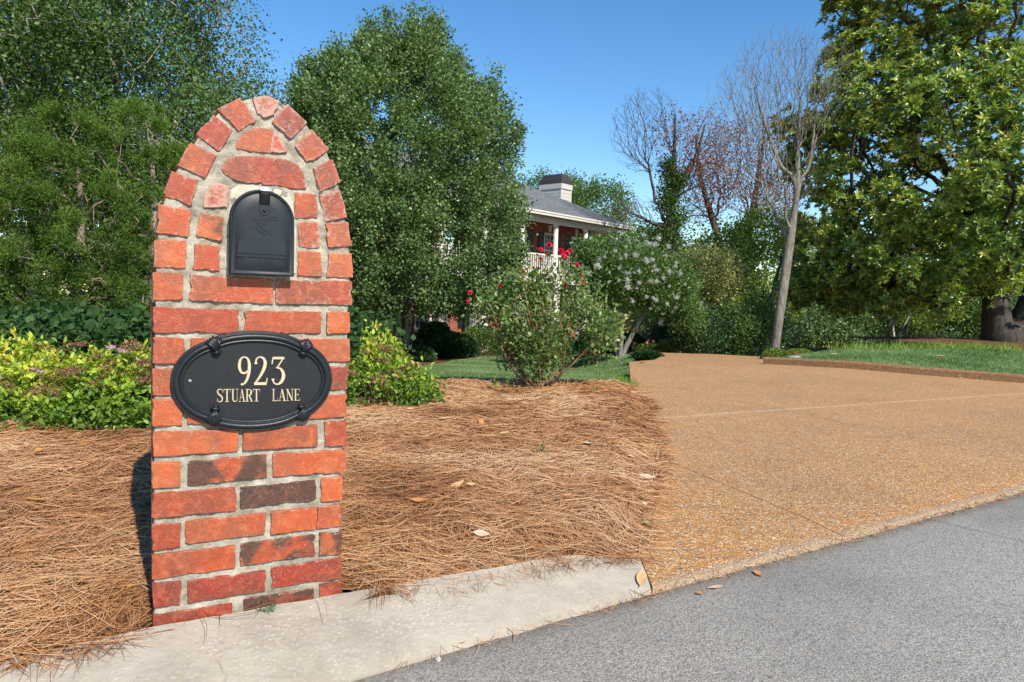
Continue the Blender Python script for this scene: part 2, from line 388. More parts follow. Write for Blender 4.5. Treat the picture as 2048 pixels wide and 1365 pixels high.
CHROME = simple('latch_metal', (0.62, 0.62, 0.60), 0.45, 0.5, 0.6, 0.15, 60)
BLKGLOSS = simple('latch_black', (0.008, 0.008, 0.009), 0.15, 0.6)
STONE = simple('pale_stone', (0.62, 0.57, 0.50), 0.9, 0.2, 0, 0.3, 30, 0.8, 0.01)

# ------------------------------------------------------------------ ground sheets
def sheet_mesh(name, poly, zf, step, thick=0.0, xy0=None):
    bm = bmesh.new(); vs = [bm.verts.new((float(p[0]), float(p[1]), 0)) for p in poly]
    f = bm.faces.new(vs); 
    if f.normal.z < 0 or sum((poly[i][0]*poly[(i+1)%len(poly)][1]-poly[(i+1)%len(poly)][0]*poly[i][1]) for i in range(len(poly))) < 0:
        f.normal_flip()
    xs = [p[0] for p in poly]; ys = [p[1] for p in poly]
    for ax, lo, hi in ((0, min(xs), max(xs)), (1, min(ys), max(ys))):
        v = math.ceil(lo / step) * step + 0.0003
        while v < hi:
            co = [0, 0, 0]; no = [0, 0, 0]; co[ax] = v; no[ax] = 1
            bmesh.ops.bisect_plane(bm, geom=bm.verts[:] + bm.edges[:] + bm.faces[:], plane_co=co, plane_no=no, dist=1e-6)
            v += step
    if thick:
        top = bm.faces[:]
        r = bmesh.ops.extrude_face_region(bm, geom=top)
        nv = set(g for g in r['geom'] if isinstance(g, bmesh.types.BMVert))
    bm.verts.ensure_lookup_table()
    X = np.array([v.co.x for v in bm.verts]); Y = np.array([v.co.y for v in bm.verts]); Z = zf(X, Y) * np.ones(len(X))
    for v, z in zip(bm.verts, Z): v.co.z = z
    if thick:
        for v in bm.verts:
            if v not in nv: v.co.z -= thick
    bmesh.ops.recalc_face_normals(bm, faces=bm.faces[:])
    bmesh.ops.triangulate(bm, faces=[f for f in bm.faces if len(f.verts) > 4])
    me = bpy.data.meshes.new(name); bm.to_mesh(me); bm.free()
    if not thick:
        me.update()
        if len(me.polygons) and sum(p.normal.z for p in me.polygons) < 0: me.flip_normals()
    return me
def clip_half(poly, a, b, keep=1):
    out = []; n = len(poly)
    side = lambda p: keep * ((b[0]-a[0])*(p[1]-a[1]) - (b[1]-a[1])*(p[0]-a[0]))
    for i in range(n):
        p, q = poly[i], poly[(i+1) % n]; sp, sq = side(p), side(q)
        if sp >= 0: out.append(p)
        if (sp > 0) != (sq > 0) and abs(sp - sq) > 1e-12:
            t = sp / (sp - sq); out.append((p[0]+(q[0]-p[0])*t, p[1]+(q[1]-p[1])*t))
    return out
RD = np.array([2.35, 1.456]); RD /= np.linalg.norm(RD); RN = np.array([-RD[1], RD[0]])   # road edge direction, inward normal
RP = np.array([0.494, 2.239])
KD = np.array([1.242, 0.633]); KD /= np.linalg.norm(KD)
ground = link('ground', sheet_mesh('ground', [(-70,-30),(80,-30),(80,140),(-70,140)], lambda X, Y: gz(X, Y) - 0.07 + 0.05*(vn(X*0.7, Y*0.7, 3)-0.5), 2.0), SOIL)
tag(ground, kind='structure')
far = RP + RD * 60; nearp = np.array([-0.383, 1.669]) - KD * 0
n2 = np.array([-1.236, 1.30]) - KD * 40
road = link('road', sheet_mesh('road', [tuple(far), (0.494, 2.239), (0.35, 2.150), tuple(nearp), (-1.236, 1.235), tuple(n2), (-30, -40), (60, -40)], lambda X, Y: 0*X, 3.0), ASPH)
tag(road, kind='structure')

# concrete kerb: cross-section lofted between the road edge and the back edge, split at the crack
fb = [(-2.6, 0.60), (-1.9, 0.93), (-1.236, 1.255), (-0.80, 1.46), (-0.383, 1.675), (0.05, 1.945), (0.30, 2.105), (0.500, 2.239)]
bb = [(-2.75, 0.72), (-1.95, 1.10), (-1.163, 1.526), (-0.93, 1.70), (-0.47, 1.945), (0.05, 2.215), (0.334, 2.350), (0.420, 2.390), (0.492, 2.425)]
def lerp_line(pts, n):
    P = np.array(pts, float); s = np.r_[0, np.cumsum(np.linalg.norm(np.diff(P, axis=0), axis=1))]; t = np.linspace(0, s[-1], n)
    return np.c_[np.interp(t, s, P[:, 0]), np.interp(t, s, P[:, 1])]
KF = lerp_line(fb, 240); KB = lerp_line(bb, 240)
def kerb_piece(name, i0, i1, parent):
    V = []; Fc = []; m = 26; ii = list(range(i0, i1)); n = len(ii)
    for r, i in enumerate(ii):
        for c in range(m):
            t = c / (m - 3) if c < m - 2 else 1.0
            p = KF[i] * (1 - t) + KB[i] * t
            edge = 0.006 * (vn(i * 0.21, 1.5, 5) - 0.5) * 2
            hk = 1 - 0.55 * float(sm(218, 239, i))
            if c == 0: z = -0.03; p = KF[i] + RN * edge
            elif c >= m - 2: z = 0.105*hk if c == m - 2 else -0.02; p = KB[i] + RN * (edge * 1.5 + 0.02 * (c == m-1) * 0)
            else:
                z = 0.012 + 0.093 * hk * (t ** 0.75)
                z += 0.004 * (vn(p[0] * 14, p[1] * 14, 2) - 0.5) + 0.002 * (vn(p[0] * 60, p[1] * 60, 8) - 0.5)
                p = p + RN * edge * (1 - t)
            jag = 0.004 * (vn(c * 0.5, 3, 9) - 0.5) * 2 + 0.010 * (vn(c * 0.17, 7, 9) - 0.5) * 2
            if i == i0 and i0 > 0: p = p + KD * (jag + 0.0018)
            if i == i1 - 1 and i1 < 239: p = p + KD * (jag - 0.0018)
            if (i == i0 or i == i1 - 1) and c not in (0, m-1): z -= 0.0035
            V.append((p[0], p[1], z))
    for r in range(n - 1):
        for c in range(m - 1): Fc.append((r*m+c, r*m+c+1, (r+1)*m+c+1, (r+1)*m+c))
    for rr, rev in ((0, 0), (n-1, 1)):
        ids = tuple(range(rr*m, rr*m+m)); Fc.append(ids if rev else tuple(reversed(ids)))
    me = polymesh(name, V, [f[::-1] for f in Fc]); 
    if sum(p.normal.z for p in me.polygons[:200]) < 0: me.flip_normals()
    return link(name, me, CONC, parent)
kerb = empty('kerb', (0, 0, 0)); tag(kerb, 'pale weathered concrete kerb along the road in front of the mailbox pillar', None, None, 'structure')
icr = 148
kerb_piece('kerb_section', 0, icr, kerb); kerb_piece('kerb_section', icr - 1, 240, kerb)

# driveway slabs cut by the joints seen in the photograph
dl = [(0.503,2.245),(0.503,2.42),(0.53,2.62),(0.56,2.80),(0.66,3.2),(0.77,3.59),(0.95,4.31),(1.12,5.6),(1.33,7.5),(1.75,10.1)]
kerbR = [(4.05, 10.95), (5.0, 10.22), (5.833, 9.573), (6.769, 8.957), (8.3, 7.95)]
re_ = [tuple(RP + RD * s) for s in (9.6, 8, 4, 1.0, 0.3)]
nearpoly = dl + kerbR + re_
def jpt(x, y): p = atz(x, y, 0.035); return (p[0], p[1])
J1 = (jpt(1265, 893), jpt(1700, 1075)); J2 = (jpt(1465, 800), jpt(1966, 906)); J3 = (jpt(1300, 838), jpt(2048, 787))
def inset(line, keep, d=0.003):
    a, b = np.array(line[0]), np.array(line[1]); u = (b-a)/np.linalg.norm(b-a); nrm = np.array([-u[1], u[0]])*keep
    return (tuple(a+nrm*d), tuple(b+nrm*d))
drive = empty('driveway', (0, 0, 0)); tag(drive, 'tan exposed aggregate driveway with narrow joints between its slabs', None, None, 'structure')
zdr = lambda X, Y: 0.036 - 0.055 * np.clip(Y - 10.2, 0, 25) + 0.006 * (vn(X * 1.3, Y * 1.3, 4) - 0.5) - 0.010 * sm(0.06, 0.0, (np.asarray(X)-RP[0])*RN[0] + (np.asarray(Y)-RP[1])*RN[1])
for k1 in (1, -1):
    for k2 in (1, -1):
        for k3 in (1, -1):
            p = nearpoly
            for J, kk in ((J1, k1), (J2, k2), (J3, k3)):
                a, b = inset(J, kk); 
                if len(p) > 2: p = clip_half(p, a, b, kk)
            if len(p) < 3: continue
            ar = abs(sum(p[i][0]*p[(i+1)%len(p)][1]-p[(i+1)%len(p)][0]*p[i][1] for i in range(len(p)))) / 2
            if ar < 0.02: continue
            link('slab', sheet_mesh('slab', p, zdr, 0.25, 0.05), AGG, drive)
farpoly = [(1.75,10.104),(2.3,11.0),(2.85,13.0),(2.6,15.0),(3.35,16.0),(4.1,17.6),(5.7,15.6),(5.0,12.5),(4.05,10.954)]
link('slab', sheet_mesh('slab', farpoly, zdr, 0.5, 0.05), AGG, drive)
link('joint_filler', sheet_mesh('joint_filler', nearpoly, lambda X, Y: zdr(X, Y) - 0.0035, 1.0), SAND, drive)

# raised aggregate kerb round the right-hand lawn
kr = lerp_line(kerbR + [(8.8, 7.75), (9.4, 7.95), tuple(RP + RD*13 + RN*0.1), tuple(RP + RD*30 + RN*0.1)], 60)
mb = MB(); prof = [(0, -0.05), (0, 0.085), (0.02, 0.105), (0.12, 0.110), (0.13, 0.04)]
V = []; Fc = []
for i, p in enumerate(kr):
    d = kr[min(i+1, 59)] - kr[max(i-1, 0)]; d = d/np.linalg.norm(d); n = np.array([-d[1], d[0]])
    if n[1] < 0: n = -n
    for o_, z in prof:
        q = p + n * o_; V.append((q[0], q[1], z + 0.036 + float(zdr(p[0], p[1]) - 0.036) + 0.004*(vn(i*0.9, o_*9, 3)-0.5)))
m = len(prof)
for i in range(59):
    for c in range(m-1): Fc.append((i*m+c, (i+1)*m+c, (i+1)*m+c+1, i*m+c+1))
me = polymesh('lawn_kerb', V, Fc)
if sum(p.normal.z for p in me.polygons) < 0: me.flip_normals()
tag(link('lawn_kerb', me, AGGK), 'low brown aggregate kerb edging the right lawn', None, None, 'structure')

# mulch bed of pine straw
def mz(X, Y):
    d = (np.asarray(X)-RP[0])*RN[0] + (np.asarray(Y)-RP[1])*RN[1]
    base = 0.085 + 0.03 * sm(0.15, 0.6, d) + 0.028 * (vn(X*1.7, Y*1.7, 21) - 0.5) + 0.03 * (vn(X*6, Y*6, 22) - 0.5) + 0.018 * (vn(X*17, Y*17, 23) - 0.5)
    # falls to the slab on the driveway side and to the lawn at the back
    ex = np.interp(Y, [2.2, 2.6, 3.6, 4.3, 5.6, 7.5], [0.50, 0.56, 0.80, 0.97, 1.14, 1.36])
    base = base - 0.05 * sm(0.25, -0.02, ex - X) * sm(2.2, 2.45, Y)
    return base
mulch_poly = [(-7.5,-1.40),(-4.2,0.08),(-2.75,0.70),(-1.95,1.07),(-1.2,1.475),(-0.96,1.61),(-0.925,1.75),(-0.46,2.00),(-0.425,1.92),(0.05,2.165),(0.32,2.30),(0.42,2.37),(0.485,2.41),(0.505,2.47),(0.53,2.60),(0.62,2.80),(0.72,3.2),(0.84,3.6),(0.98,4.31),(1.15,5.6),(1.27,6.9),
              (0.6,6.95),(-0.2,6.75),(-0.85,6.55),(-2.2,6.6),(-4,5.6),(-8,5)]
tag(link('mulch_bed', sheet_mesh('mulch_bed', mulch_poly, lambda X, Y: mz(X, Y) - 0.004, 0.07), STRAWBASE), kind='structure')

def in_poly(X, Y, poly):
    inside = np.zeros(len(X), bool); n = len(poly)
    for i in range(n):
        x1, y1 = poly[i]; x2, y2 = poly[(i+1) % n]
        c = ((y1 > Y) != (y2 > Y)) & (X < (x2-x1)*(Y-y1)/((y2-y1) + 1e-12) + x1); inside ^= c
    return inside
def straw(name, n, poly, bbox, zf, wk, seed, lenr=(0.10, 0.22), flow=True, edge=False, thr=None):
    r = np.random.default_rng(seed); z_thin = n > 50000
    X = r.uniform(bbox[0], bbox[1], n); Y = r.uniform(bbox[2], bbox[3], n)
    jx = 0.05*(vn(X*5, Y*5, 51)-0.5) + 0.03*(vn(X*17, Y*17, 52)-0.5); k = in_poly(X + jx*2, Y + jx, poly)
    if thr: k &= thr(X, Y)
    fa = (X+0.915)*0.881+(Y-1.721)*0.474; fc = -(X+0.915)*0.474+(Y-1.721)*0.881; k &= ~((fa > -0.02) & (fa < 0.56) & (fc < 0.06) & (fc > -0.5) & ((fc > -0.04) | (z_thin)))
    X = X[k]; Y = Y[k]; n = len(X)
    ang = (vn(X*1.1, Y*1.1, 31) - 0.5) * 1.8 + (vn(X*4, Y*4, 32)-0.5) * 2.4 + (vn(X*11, Y*11, 33)-0.5) * 2.4 + r.normal(0, 0.95, n) + 0.2
    cl = r.random(n) < 0.22; ang[cl] = r.uniform(0, PI, cl.sum())
    L = r.uniform(*lenr, n); cv = r.normal(0, 0.35, n)
    lift = r.random(n) ** 1.6 * 0.026; tilt = r.normal(0, 0.05, n)
    w = np.maximum(0.0014, wk * np.hypot(X, Y)) * r.uniform(0.7, 1.25, n)
    S = 4; t = np.linspace(-0.5, 0.5, S); V = np.zeros((n, S, 2, 3), np.float32)
    for j, tj in enumerate(t):
        a = ang + cv * tj * 2
        px = X + L * tj * np.cos(ang) - cv * L * tj * tj * np.sin(ang); py = Y + L * tj * np.sin(ang) + cv * L * tj * tj * np.cos(ang)
        z = zf(px, py) + lift + 0.002 + tilt * L * tj * 1.2
        nx, ny = -np.sin(a), np.cos(a); ww = w * (1.0 if 0 < j < S-1 else 0.45)
        V[:, j, 0] = np.c_[px - nx*ww/2, py - ny*ww/2, z]; V[:, j, 1] = np.c_[px + nx*ww/2, py + ny*ww/2, z + w*0.5*np.sign(cv)]
    b = (np.arange(n) * S * 2)[:, None, None]
    q = np.array([[0, 2, 3, 1], [2, 4, 5, 3], [4, 6, 7, 5]])
    Fc = (b + q[None]).reshape(-1, 4)
    tint = np.clip(0.5*vn(X*2.3, Y*2.3, 40) + 0.25*lift/0.026 + r.random(n)*0.55 - 0.13, 0, 1)
    return npmesh(name, V.reshape(-1, 3), Fc, np.repeat(tint, 3))
STRAW = leaf_mat('pine_straw', [(0.0, (0.055, 0.026, 0.016)), (0.22, (0.16, 0.072, 0.033)), (0.45, (0.39, 0.176, 0.072)), (0.7, (0.53, 0.288, 0.128)), (1.0, (0.66, 0.46, 0.28))], 0.5, 0.0, 0.35)
sm_me = straw('pine_straw', 300000, mulch_poly, (-3.4, 1.4, 0.9, 7.0), mz, 0.00060, 5)
tag(link('pine_straw', sm_me, STRAW), 'brown pine straw needles mulching the bed round the mailbox pillar', 'mulch', None, 'stuff')
# a few needles lying out over kerb and slab edge
def kz(X, Y):
    d = (np.asarray(X)-RP[0])*RN[0] + (np.asarray(Y)-RP[1])*RN[1]
    return 0.03 + 0.085 * np.clip(d / 0.16, 0, 1)
edge_poly = [(-2.6,0.78),(-1.95,1.03),(-1.2,1.41),(-0.9,1.56),(-0.45,1.83),(0.05,2.10),(0.32,2.24),(0.50,2.26),(0.62,2.5),(0.74,2.80),(0.9,3.3),(1.08,4.2),(1.26,5.6),(1.38,6.9),(1.1,6.9),(0.9,4.3),(0.6,3.0),(0.3,2.5),(-0.9,1.8),(-2.6,1.0)]
tag(link('loose_needles', straw('loose_needles', 2400, edge_poly, (-2.6, 1.4, 0.8, 6.9), lambda X, Y: np.maximum(kz(X, Y), 0.04), 0.0006, 6, (0.08, 0.20)), STRAW),
    'stray pine needles lying over the kerb and driveway edge', 'pine needles', None, 'stuff')
deb_poly = [tuple(KF[i] + RN*(-0.035)) for i in range(60, 240, 6)] + [tuple(RP + RD*s + RN*(-0.03)) for s in (0.3, 0.8, 1.4, 2.2, 3.5)] + [tuple(RP + RD*s + RN*0.0) for s in (3.5, 2.2, 1.4, 0.8, 0.3)] + [tuple(KF[i] + RN*0.004) for i in range(238, 60, -6)]
tag(link('gutter_debris', straw('gutter_debris', 60000, deb_poly, (-1.9, 3.6, 0.9, 4.2), lambda X, Y: 0*X + 0.003, 0.0008, 9, (0.01, 0.07)), STRAW),
    'dry crumbs of leaf and needle lying along the foot of the kerb', 'debris', None, 'stuff')

# ------------------------------------------------------------------ lawns
gpx = lambda x, y: tuple(ong(x, y)[:2])
lawnL = [(-0.87,6.5),(-0.2,6.75),(0.6,6.95),(1.26,6.9),(1.33,7.5),(1.52,8.7),(1.74,10.1),(2.25,11.0),(2.7,12.6),gpx(1262,713),gpx(1150,714),gpx(1050,715),gpx(970,718),gpx(900,727),gpx(845,738),gpx(800,752),(-2.2,6.7)]
zL = lambda X, Y: gz(X, Y) + 0.035 * sm(6.4, 7.2, Y) + 0.01*(vn(X*2, Y*2, 9)-0.5)
tag(link('lawn', sheet_mesh('lawn', lawnL, zL, 0.5), TURF), kind='structure')
kr2 = [tuple(p) for p in (np.array(kerbR) + np.array([0.06, 0.10]))]
lawnR = kr2 + [(8.8, 8.0), tuple(RP + RD*13 + RN*0.2), tuple(RP + RD*26 + RN*0.2), (12.0, 13.6), (9.5, 13.9), (7.6, 13.5), (6.2, 12.9), (5.0, 11.9)]
def zR(X, Y):
    X = np.asarray(X, float); Y = np.asarray(Y, float)
    return 0.135 + 0.05 * sm(9.5, 14, Y) * sm(6, 9, X) - 0.05*np.clip(6.0 - X, 0, 2)*sm(9, 12, Y) + 0.012*(vn(X*2, Y*2, 9)-0.5)
tag(link('lawn', sheet_mesh('lawn', lawnR, zR, 0.5), TURF), kind='structure')
mound = [(22, 12.8), (12, 13.5), (10.6, 13.9), (9.6, 14.8), (8.5, 17.5), (12, 19.5), (22, 19)]
BED = mat_soil('magnolia_mulch', (0.05, 0.025, 0.013), (0.17, 0.085, 0.045), (0.34, 0.19, 0.10), 16)  # brown mulch of the magnolia bed, mottled by noise
tag(link('magnolia_bed', sheet_mesh('magnolia_bed', mound, lambda X, Y: 0.155 + 0.05*np.exp(-((X-11.9)/2.6)**2-((Y-16)/2.2)**2) + 0.02*(vn(X*3, Y*3, 2)-0.5), 0.4), BED), kind='structure')

def grass(name, n, poly, zf, seed, h=(0.03, 0.06), w=0.006, thr=None, wk=0.0006):
    r = np.random.default_rng(seed); P = np.array(poly)
    X = r.uniform(P[:,0].min(), P[:,0].max(), n); Y = r.uniform(P[:,1].min(), P[:,1].max(), n)
    k = in_poly(X, Y, poly)
    if thr is not None: k &= thr(X, Y)
    X = X[k]; Y = Y[k]; n = len(X)
    a = r.uniform(0, 2*PI, n); H = r.uniform(*h, n); ww = np.maximum(w*0.5, wk*np.hypot(X, Y))*r.uniform(.7, 1.2, n); lean = r.normal(0, 0.4, (n, 2))
    z = zf(X, Y); V = np.zeros((n, 3, 3), np.float32)
    V[:, 0] = np.c_[X - np.cos(a)*ww, Y - np.sin(a)*ww, z - .005]; V[:, 1] = np.c_[X + np.cos(a)*ww, Y + np.sin(a)*ww, z - .005]
    V[:, 2] = np.c_[X + lean[:, 0]*H, Y + lean[:, 1]*H, z + H]
    return npmesh(name, V.reshape(-1, 3), np.arange(n*3).reshape(-1, 3), np.clip(r.random(n)*0.6 + 0.5*vn(X*1.6, Y*1.6, 6) - 0.05, 0, 1))
GRASS = leaf_mat('lawn_grass', [(0, (0.045, 0.10, 0.02)), (0.5, (0.17, 0.265, 0.095)), (0.85, (0.27, 0.37, 0.165)), (1, (0.38, 0.38, 0.17))], 0.55, 0.3, 0.3, None, (1.3, 1.4, 0.6))
TGRASS = leaf_mat('tall_grass', [(0, (0.12, 0.22, 0.03)), (0.6, (0.24, 0.36, 0.06)), (1, (0.40, 0.46, 0.12))], 0.5, 0.35, 0.3)
tag(link('lawn_grass', grass('lawn_grass', 150000, lawnL, zL, 3, (0.03, 0.065), 0.004)), 'mown green lawn behind the rose bush', 'grass', None, 'stuff').data.materials.append(GRASS)
tag(link('lawn_grass', grass('lawn_grass', 330000, lawnR, zR, 4, (0.015, 0.038), 0.004, lambda X, Y: (X < 13.5) & (Y > 4))), 'mown blue green lawn inside the low brown kerb', 'grass', None, 'stuff').data.materials.append(GRASS)
edgeR = [(6.3,12.6),(7.6,13.1),(9.5,13.4),(13,13.2),(13,13.7),(9.5,14.1),(7.6,13.8),(6.1,13.2)]
tag(link('tall_grass', grass('tall_grass', 2600, edgeR, zR, 8, (0.05, 0.20), 0.008)), 'taller unmown grass tufts along the back of the right lawn', 'grass', None, 'stuff').data.materials.append(TGRASS)
edgeL = [(0.15,6.72),(1.30,6.92),(1.40,7.6),(1.56,8.7),(1.79,10.1),(1.60,10.1),(1.28,8.2),(1.1,7.2),(0.15,6.95)]
tag(link('tall_grass', grass('tall_grass', 9000, edgeL, lambda X, Y: zL(X, Y) - 0.02, 12, (0.05, 0.13), 0.005)), 'longer grass fringe leaning over the driveway edge', 'grass', None, 'stuff').data.materials.append(TGRASS)

# ------------------------------------------------------------------ the mailbox pillar
PD = np.array([0.881, 0.474, 0.0]); PD /= np.linalg.norm(PD); PI_ = np.array([-PD[1], PD[0], 0.0])
PO = np.array([-0.915, 1.721, 0.1])
def face(x, y, c=0.0):
    """where the sight line meets the pillar's front plane (c metres behind it), in the pillar's own frame"""
    r = ray(x, y); o = PO + PI_ * c; t = ((o - CAM) @ PI_) / (r @ PI_); p = CAM + r * t - PO
    return (float(p @ PD), float(p[2]))
z1 = lambda x, y: (x / 3.102 + 280, y / 3.102 + 180)
z2 = lambda x, y: (x / 1.951 + 280, y / 1.951 + 600)
pillar = empty('mailbox_pillar', PO, math.atan2(PD[1], PD[0]), 'round topped red brick mailbox pillar standing on the kerb', 'mailbox pillar')

def brick(poly, y0, y1, tone=0.5, burn=0.0, pale=0.0, proud=0.0, mapf=None, rough=0.0016, seg=0.013, name='brick', grow=0.0018):
    """poly in face coordinates (a, b); front at depth y0, back at y1"""
    n = len(poly); out = []
    ar = sum(poly[i][0]*poly[(i+1)%n][1]-poly[(i+1)%n][0]*poly[i][1] for i in range(n))
    if ar < 0: poly = poly[::-1]
    P = [Vector((p[0], p[1])) for p in poly]
    cc = sum(P, Vector((0, 0)))/n; P = [p + (p-cc).normalized()*grow for p in P] if mapf is None else P
    for i in range(n):
        a, b, c = P[i-1], P[i], P[(i+1) % n]
        e1 = (a-b); e2 = (c-b); r = min(0.0018 + rnd.random()*0.0035, e1.length*0.3, e2.length*0.3)
        p1 = b + e1.normalized()*r; p2 = b + e2.normalized()*r
        out.append(p1); out.append((p1 + p2) * 0.25 + b * 0.5); out.append(p2)
        L = (c-b).length - 2*r; k = max(1, int(L/seg))
        for j in range(1, k): out.append(p2 + (c-b).normalized()*(L*j/k))
    m = len(out); cen = sum(out, Vector((0, 0))) / m
    sd = rnd.random()*100
    jit = []
    for i, p in enumerate(out):
        d = (p-cen); q = (vn(i*0.45, sd, 3)-0.5)*2*rough + rnd.uniform(-1, 1)*rough*0.45
        if rnd.random() < 0.10: q -= rnd.uniform(0.001, 0.0055)
        jit.append(p + d.normalized()*q)
    V = []; E = []
    def ring(scale_in, y, e, ny=0):
        for p in jit:
            d = cen - p; q = p + d.normalized()*scale_in
            V.append((q.x, y + rnd.uniform(-1, 1)*ny, q.y)); E.append(e)
    ring(0.0, y1, 1.0); ring(0.0, y0 + 0.0022 - proud, 1.0, 0.0008); ring(0.0013, y0 + 0.0003 - proud, 1.0, 0.0006); ring(0.0035, y0 - proud, 0.6, 0.0001); ring(0.012, y0 - proud, 0.0, 0.0)
    Fc = []
    for s in range(4):
        for i in range(m): Fc.append((s*m+i, (s+1)*m+i, (s+1)*m+(i+1)%m, s*m+(i+1)%m))
    V.append((cen.x, y0 - proud, cen.y)); E.append(0.0)
    for i in range(m): Fc.append((4*m+i, 5*m, 4*m+(i+1)%m))
    if mapf: V = [mapf(v) for v in V]
    me = polymesh(name, V, Fc)
    a = me.attributes.new('edge', 'FLOAT', 'POINT'); a.data.foreach_set('value', np.array(E, np.float32))
    bm = bmesh.new(); bm.from_mesh(me); bmesh.ops.recalc_face_normals(bm, faces=bm.faces[:]); bm.to_mesh(me); bm.free()
    o = link(name, me, BRICK, pillar); o.color = (tone, burn, pale, 1); return o

U = [  # arch ring, then the two bottom stretchers (zoomed pixels), tone, burn, pale
 ([(85,1135),(262,1145),(262,1300),(85,1305)], .75, .15, .1), ([(97,932),(285,942),(275,1105),(92,1098)], .85, 0, .15),
 ([(118,715),(315,750),(295,905),(108,888)], .7, 0, .2), ([(200,513),(355,562),(320,715),(150,655)], .35, .05, .2),
 ([(318,335),(472,410),(400,542),(232,467)], .55, .05, .2), ([(455,163),(568,252),(490,378),(354,278)], .2, .05, .25),
 ([(625,55),(714,195),(610,250),(483,120)], .5, 0, .3), ([(700,55),(790,45),(862,75),(832,150),(768,170),(735,150)], .6, 0, 1.0),
 ([(915,95),(1032,205),(935,304),(822,200)], .1, 0, .5), ([(1065,252),(1169,370),(1085,430),(1035,445),(966,348)], .5, 0, .4),
 ([(1190,435),(1241,578),(1115,628),(1076,495)], .35, .05, .3), ([(1240,632),(1281,793),(1150,812),(1118,652)], .3, 0, .6),
 ([(1285,825),(1308,965),(1172,973),(1155,835)], .8, .05, .2), ([(1175,1012),(1311,1022),(1315,1165),(1163,1158)], .95, 0, .35),
 ([(850,1178),(1308,1190),(1308,1332),(845,1325)], .35, 0, .35), ([(318,1150),(820,1178),(820,1326),(308,1306)], .55, .05, .3)]
for i, (p, t, b, w) in enumerate(U):
    fp = [face(*z1(*q)) for q in p]
    brick(fp, -0.003, 0.095, t, b, w+.22, rnd.uniform(0, 0.003), grow=0.0032)
    if i < 14:
        for k in range(1, 4):
            c = (sum(q[0] for q in fp)/len(fp), sum(q[1] for q in fp)/len(fp)); s = rnd.uniform(0.95, 1.0)
            fo = [(c[0]+(q[0]-c[0])*s, c[1]+(q[1]-c[1])*s) for q in fp]
            brick(fo, 0.01+0.105*k, 0.01+0.105*k+0.094, rnd.random(), rnd.choice((0, .1, .3)), rnd.random()*.4, 0)
inner = [([(455,580),(548,600),(535,730),(397,728),(402,640)], .45, 0, 1.1), ([(375,765),(515,792),(505,935),(355,905)], .85, .25, .3), ([(340,962),(498,972),(490,1118),(332,1108)], .55, .05, .3),
 ([(965,642),(1095,652),(1100,790),(962,795)], .75, .2, .3), ([(985,825),(1100,825),(1115,975),(992,982)], .55, 0, .6), ([(986,1005),(1117,1010),(1125,1155),(980,1150)], .85, .1, .2),
 ([(540,430),(620,415),(700,412),(800,420),(900,436),(975,465),(1012,520),(1030,610),(940,610),(840,590),(760,582),(680,575),(600,560),(545,535),(514,495)], .25, .1, .35),
 ([(655,262),(700,246),(760,240),(826,255),(822,290),(808,386),(700,378),(598,360),(620,300)], .75, 0, .3), ([(830,268),(872,310),(912,383),(860,388),(812,386),(824,300)], .5, 0, .9)]
for p, t, b, w in inner: brick([face(*z1(*q)) for q in p], -0.003, 0.09, t, b, w+.15, rnd.uniform(-0.001, 0.002), grow=0.0028)
LOW = [
 ([(55,28),(385,38),(383,130),(52,128)],.3,0,.25), ([(408,42),(707,45),(705,132),(407,130)],.55,.05,.3), ([(730,50),(818,47),(818,128),(727,132)],.9,.1,.3),
 ([(50,148),(172,150),(170,252),(50,248)],.6,.1,.1), ([(197,150),(480,152),(480,252),(195,252)],.5,0,.2), ([(500,152),(818,152),(817,240),(500,250)],.8,0,.25),
 ([(50,268),(375,268),(375,368),(50,372)],.5,0,.2), ([(395,268),(700,262),(700,358),(395,366)],.5,0,.1), ([(718,260),(812,258),(808,347),(716,350)],.25,0,.3),
 ([(48,388),(168,385),(163,488),(50,492)],.85,0,.15), ([(187,385),(480,380),(480,480),(187,484)],.7,0,.1), ([(500,380),(808,370),(803,455),(500,478)],.65,0,.1),
 ([(50,515),(382,505),(382,590),(50,612)],.75,.1,.15), ([(402,513),(692,485),(690,570),(402,586)],.5,.1,.1), ([(718,475),(803,472),(803,565),(722,570)],.35,.05,.3),
 ([(45,635),(157,632),(157,730),(48,735)],.95,.1,.15), ([(187,630),(493,603),(493,690),(187,724)],.55,.55,.2), ([(518,598),(803,585),(800,670),(520,690)],.6,0,.3),
 ([(47,755),(373,730),(373,820),(48,852)],.3,0,.1), ([(392,732),(685,702),(685,778),(392,815)],.4,1.0,.1), ([(706,695),(788,690),(788,778),(706,785)],.7,0,.35),
 ([(47,875),(160,870),(157,965),(47,977)],.35,0,.15), ([(177,862),(490,830),(487,912),(177,952)],.5,.05,.2), ([(512,825),(690,810),(685,893),(510,913)],.65,0,.15), ([(695,808),(783,798),(782,885),(688,892)],.5,0,.3),
 ([(47,995),(373,957),(373,1045),(50,1090)],.55,.1,.2), ([(392,950),(682,915),(680,997),(392,1036)],.45,.5,.25), ([(700,910),(788,903),(786,990),(700,997)],.6,.55,.2),
 ([(47,1105),(160,1097),(157,1190),(50,1200)],.15,0,.15), ([(187,1095),(492,1055),(490,1133),(187,1180)],.2,0,.15), ([(512,1047),(785,1003),(783,1085),(512,1123)],.2,0,.3),
 ([(50,1228),(360,1182),(360,1240),(52,1302)],.2,.05,.25), ([(405,1168),(677,1125),(677,1190),(405,1232)],.2,.75,.3), ([(700,1108),(785,1098),(785,1170),(700,1190)],.15,.2,.25)]
for p, t, b, w in LOW: brick([face(*z2(*q)) for q in p], -0.004, 0.095, min(1, max(0, t*1.15-.05+rnd.uniform(-.12, .12))), b, w, rnd.uniform(0, 0.003), grow=0.0006)
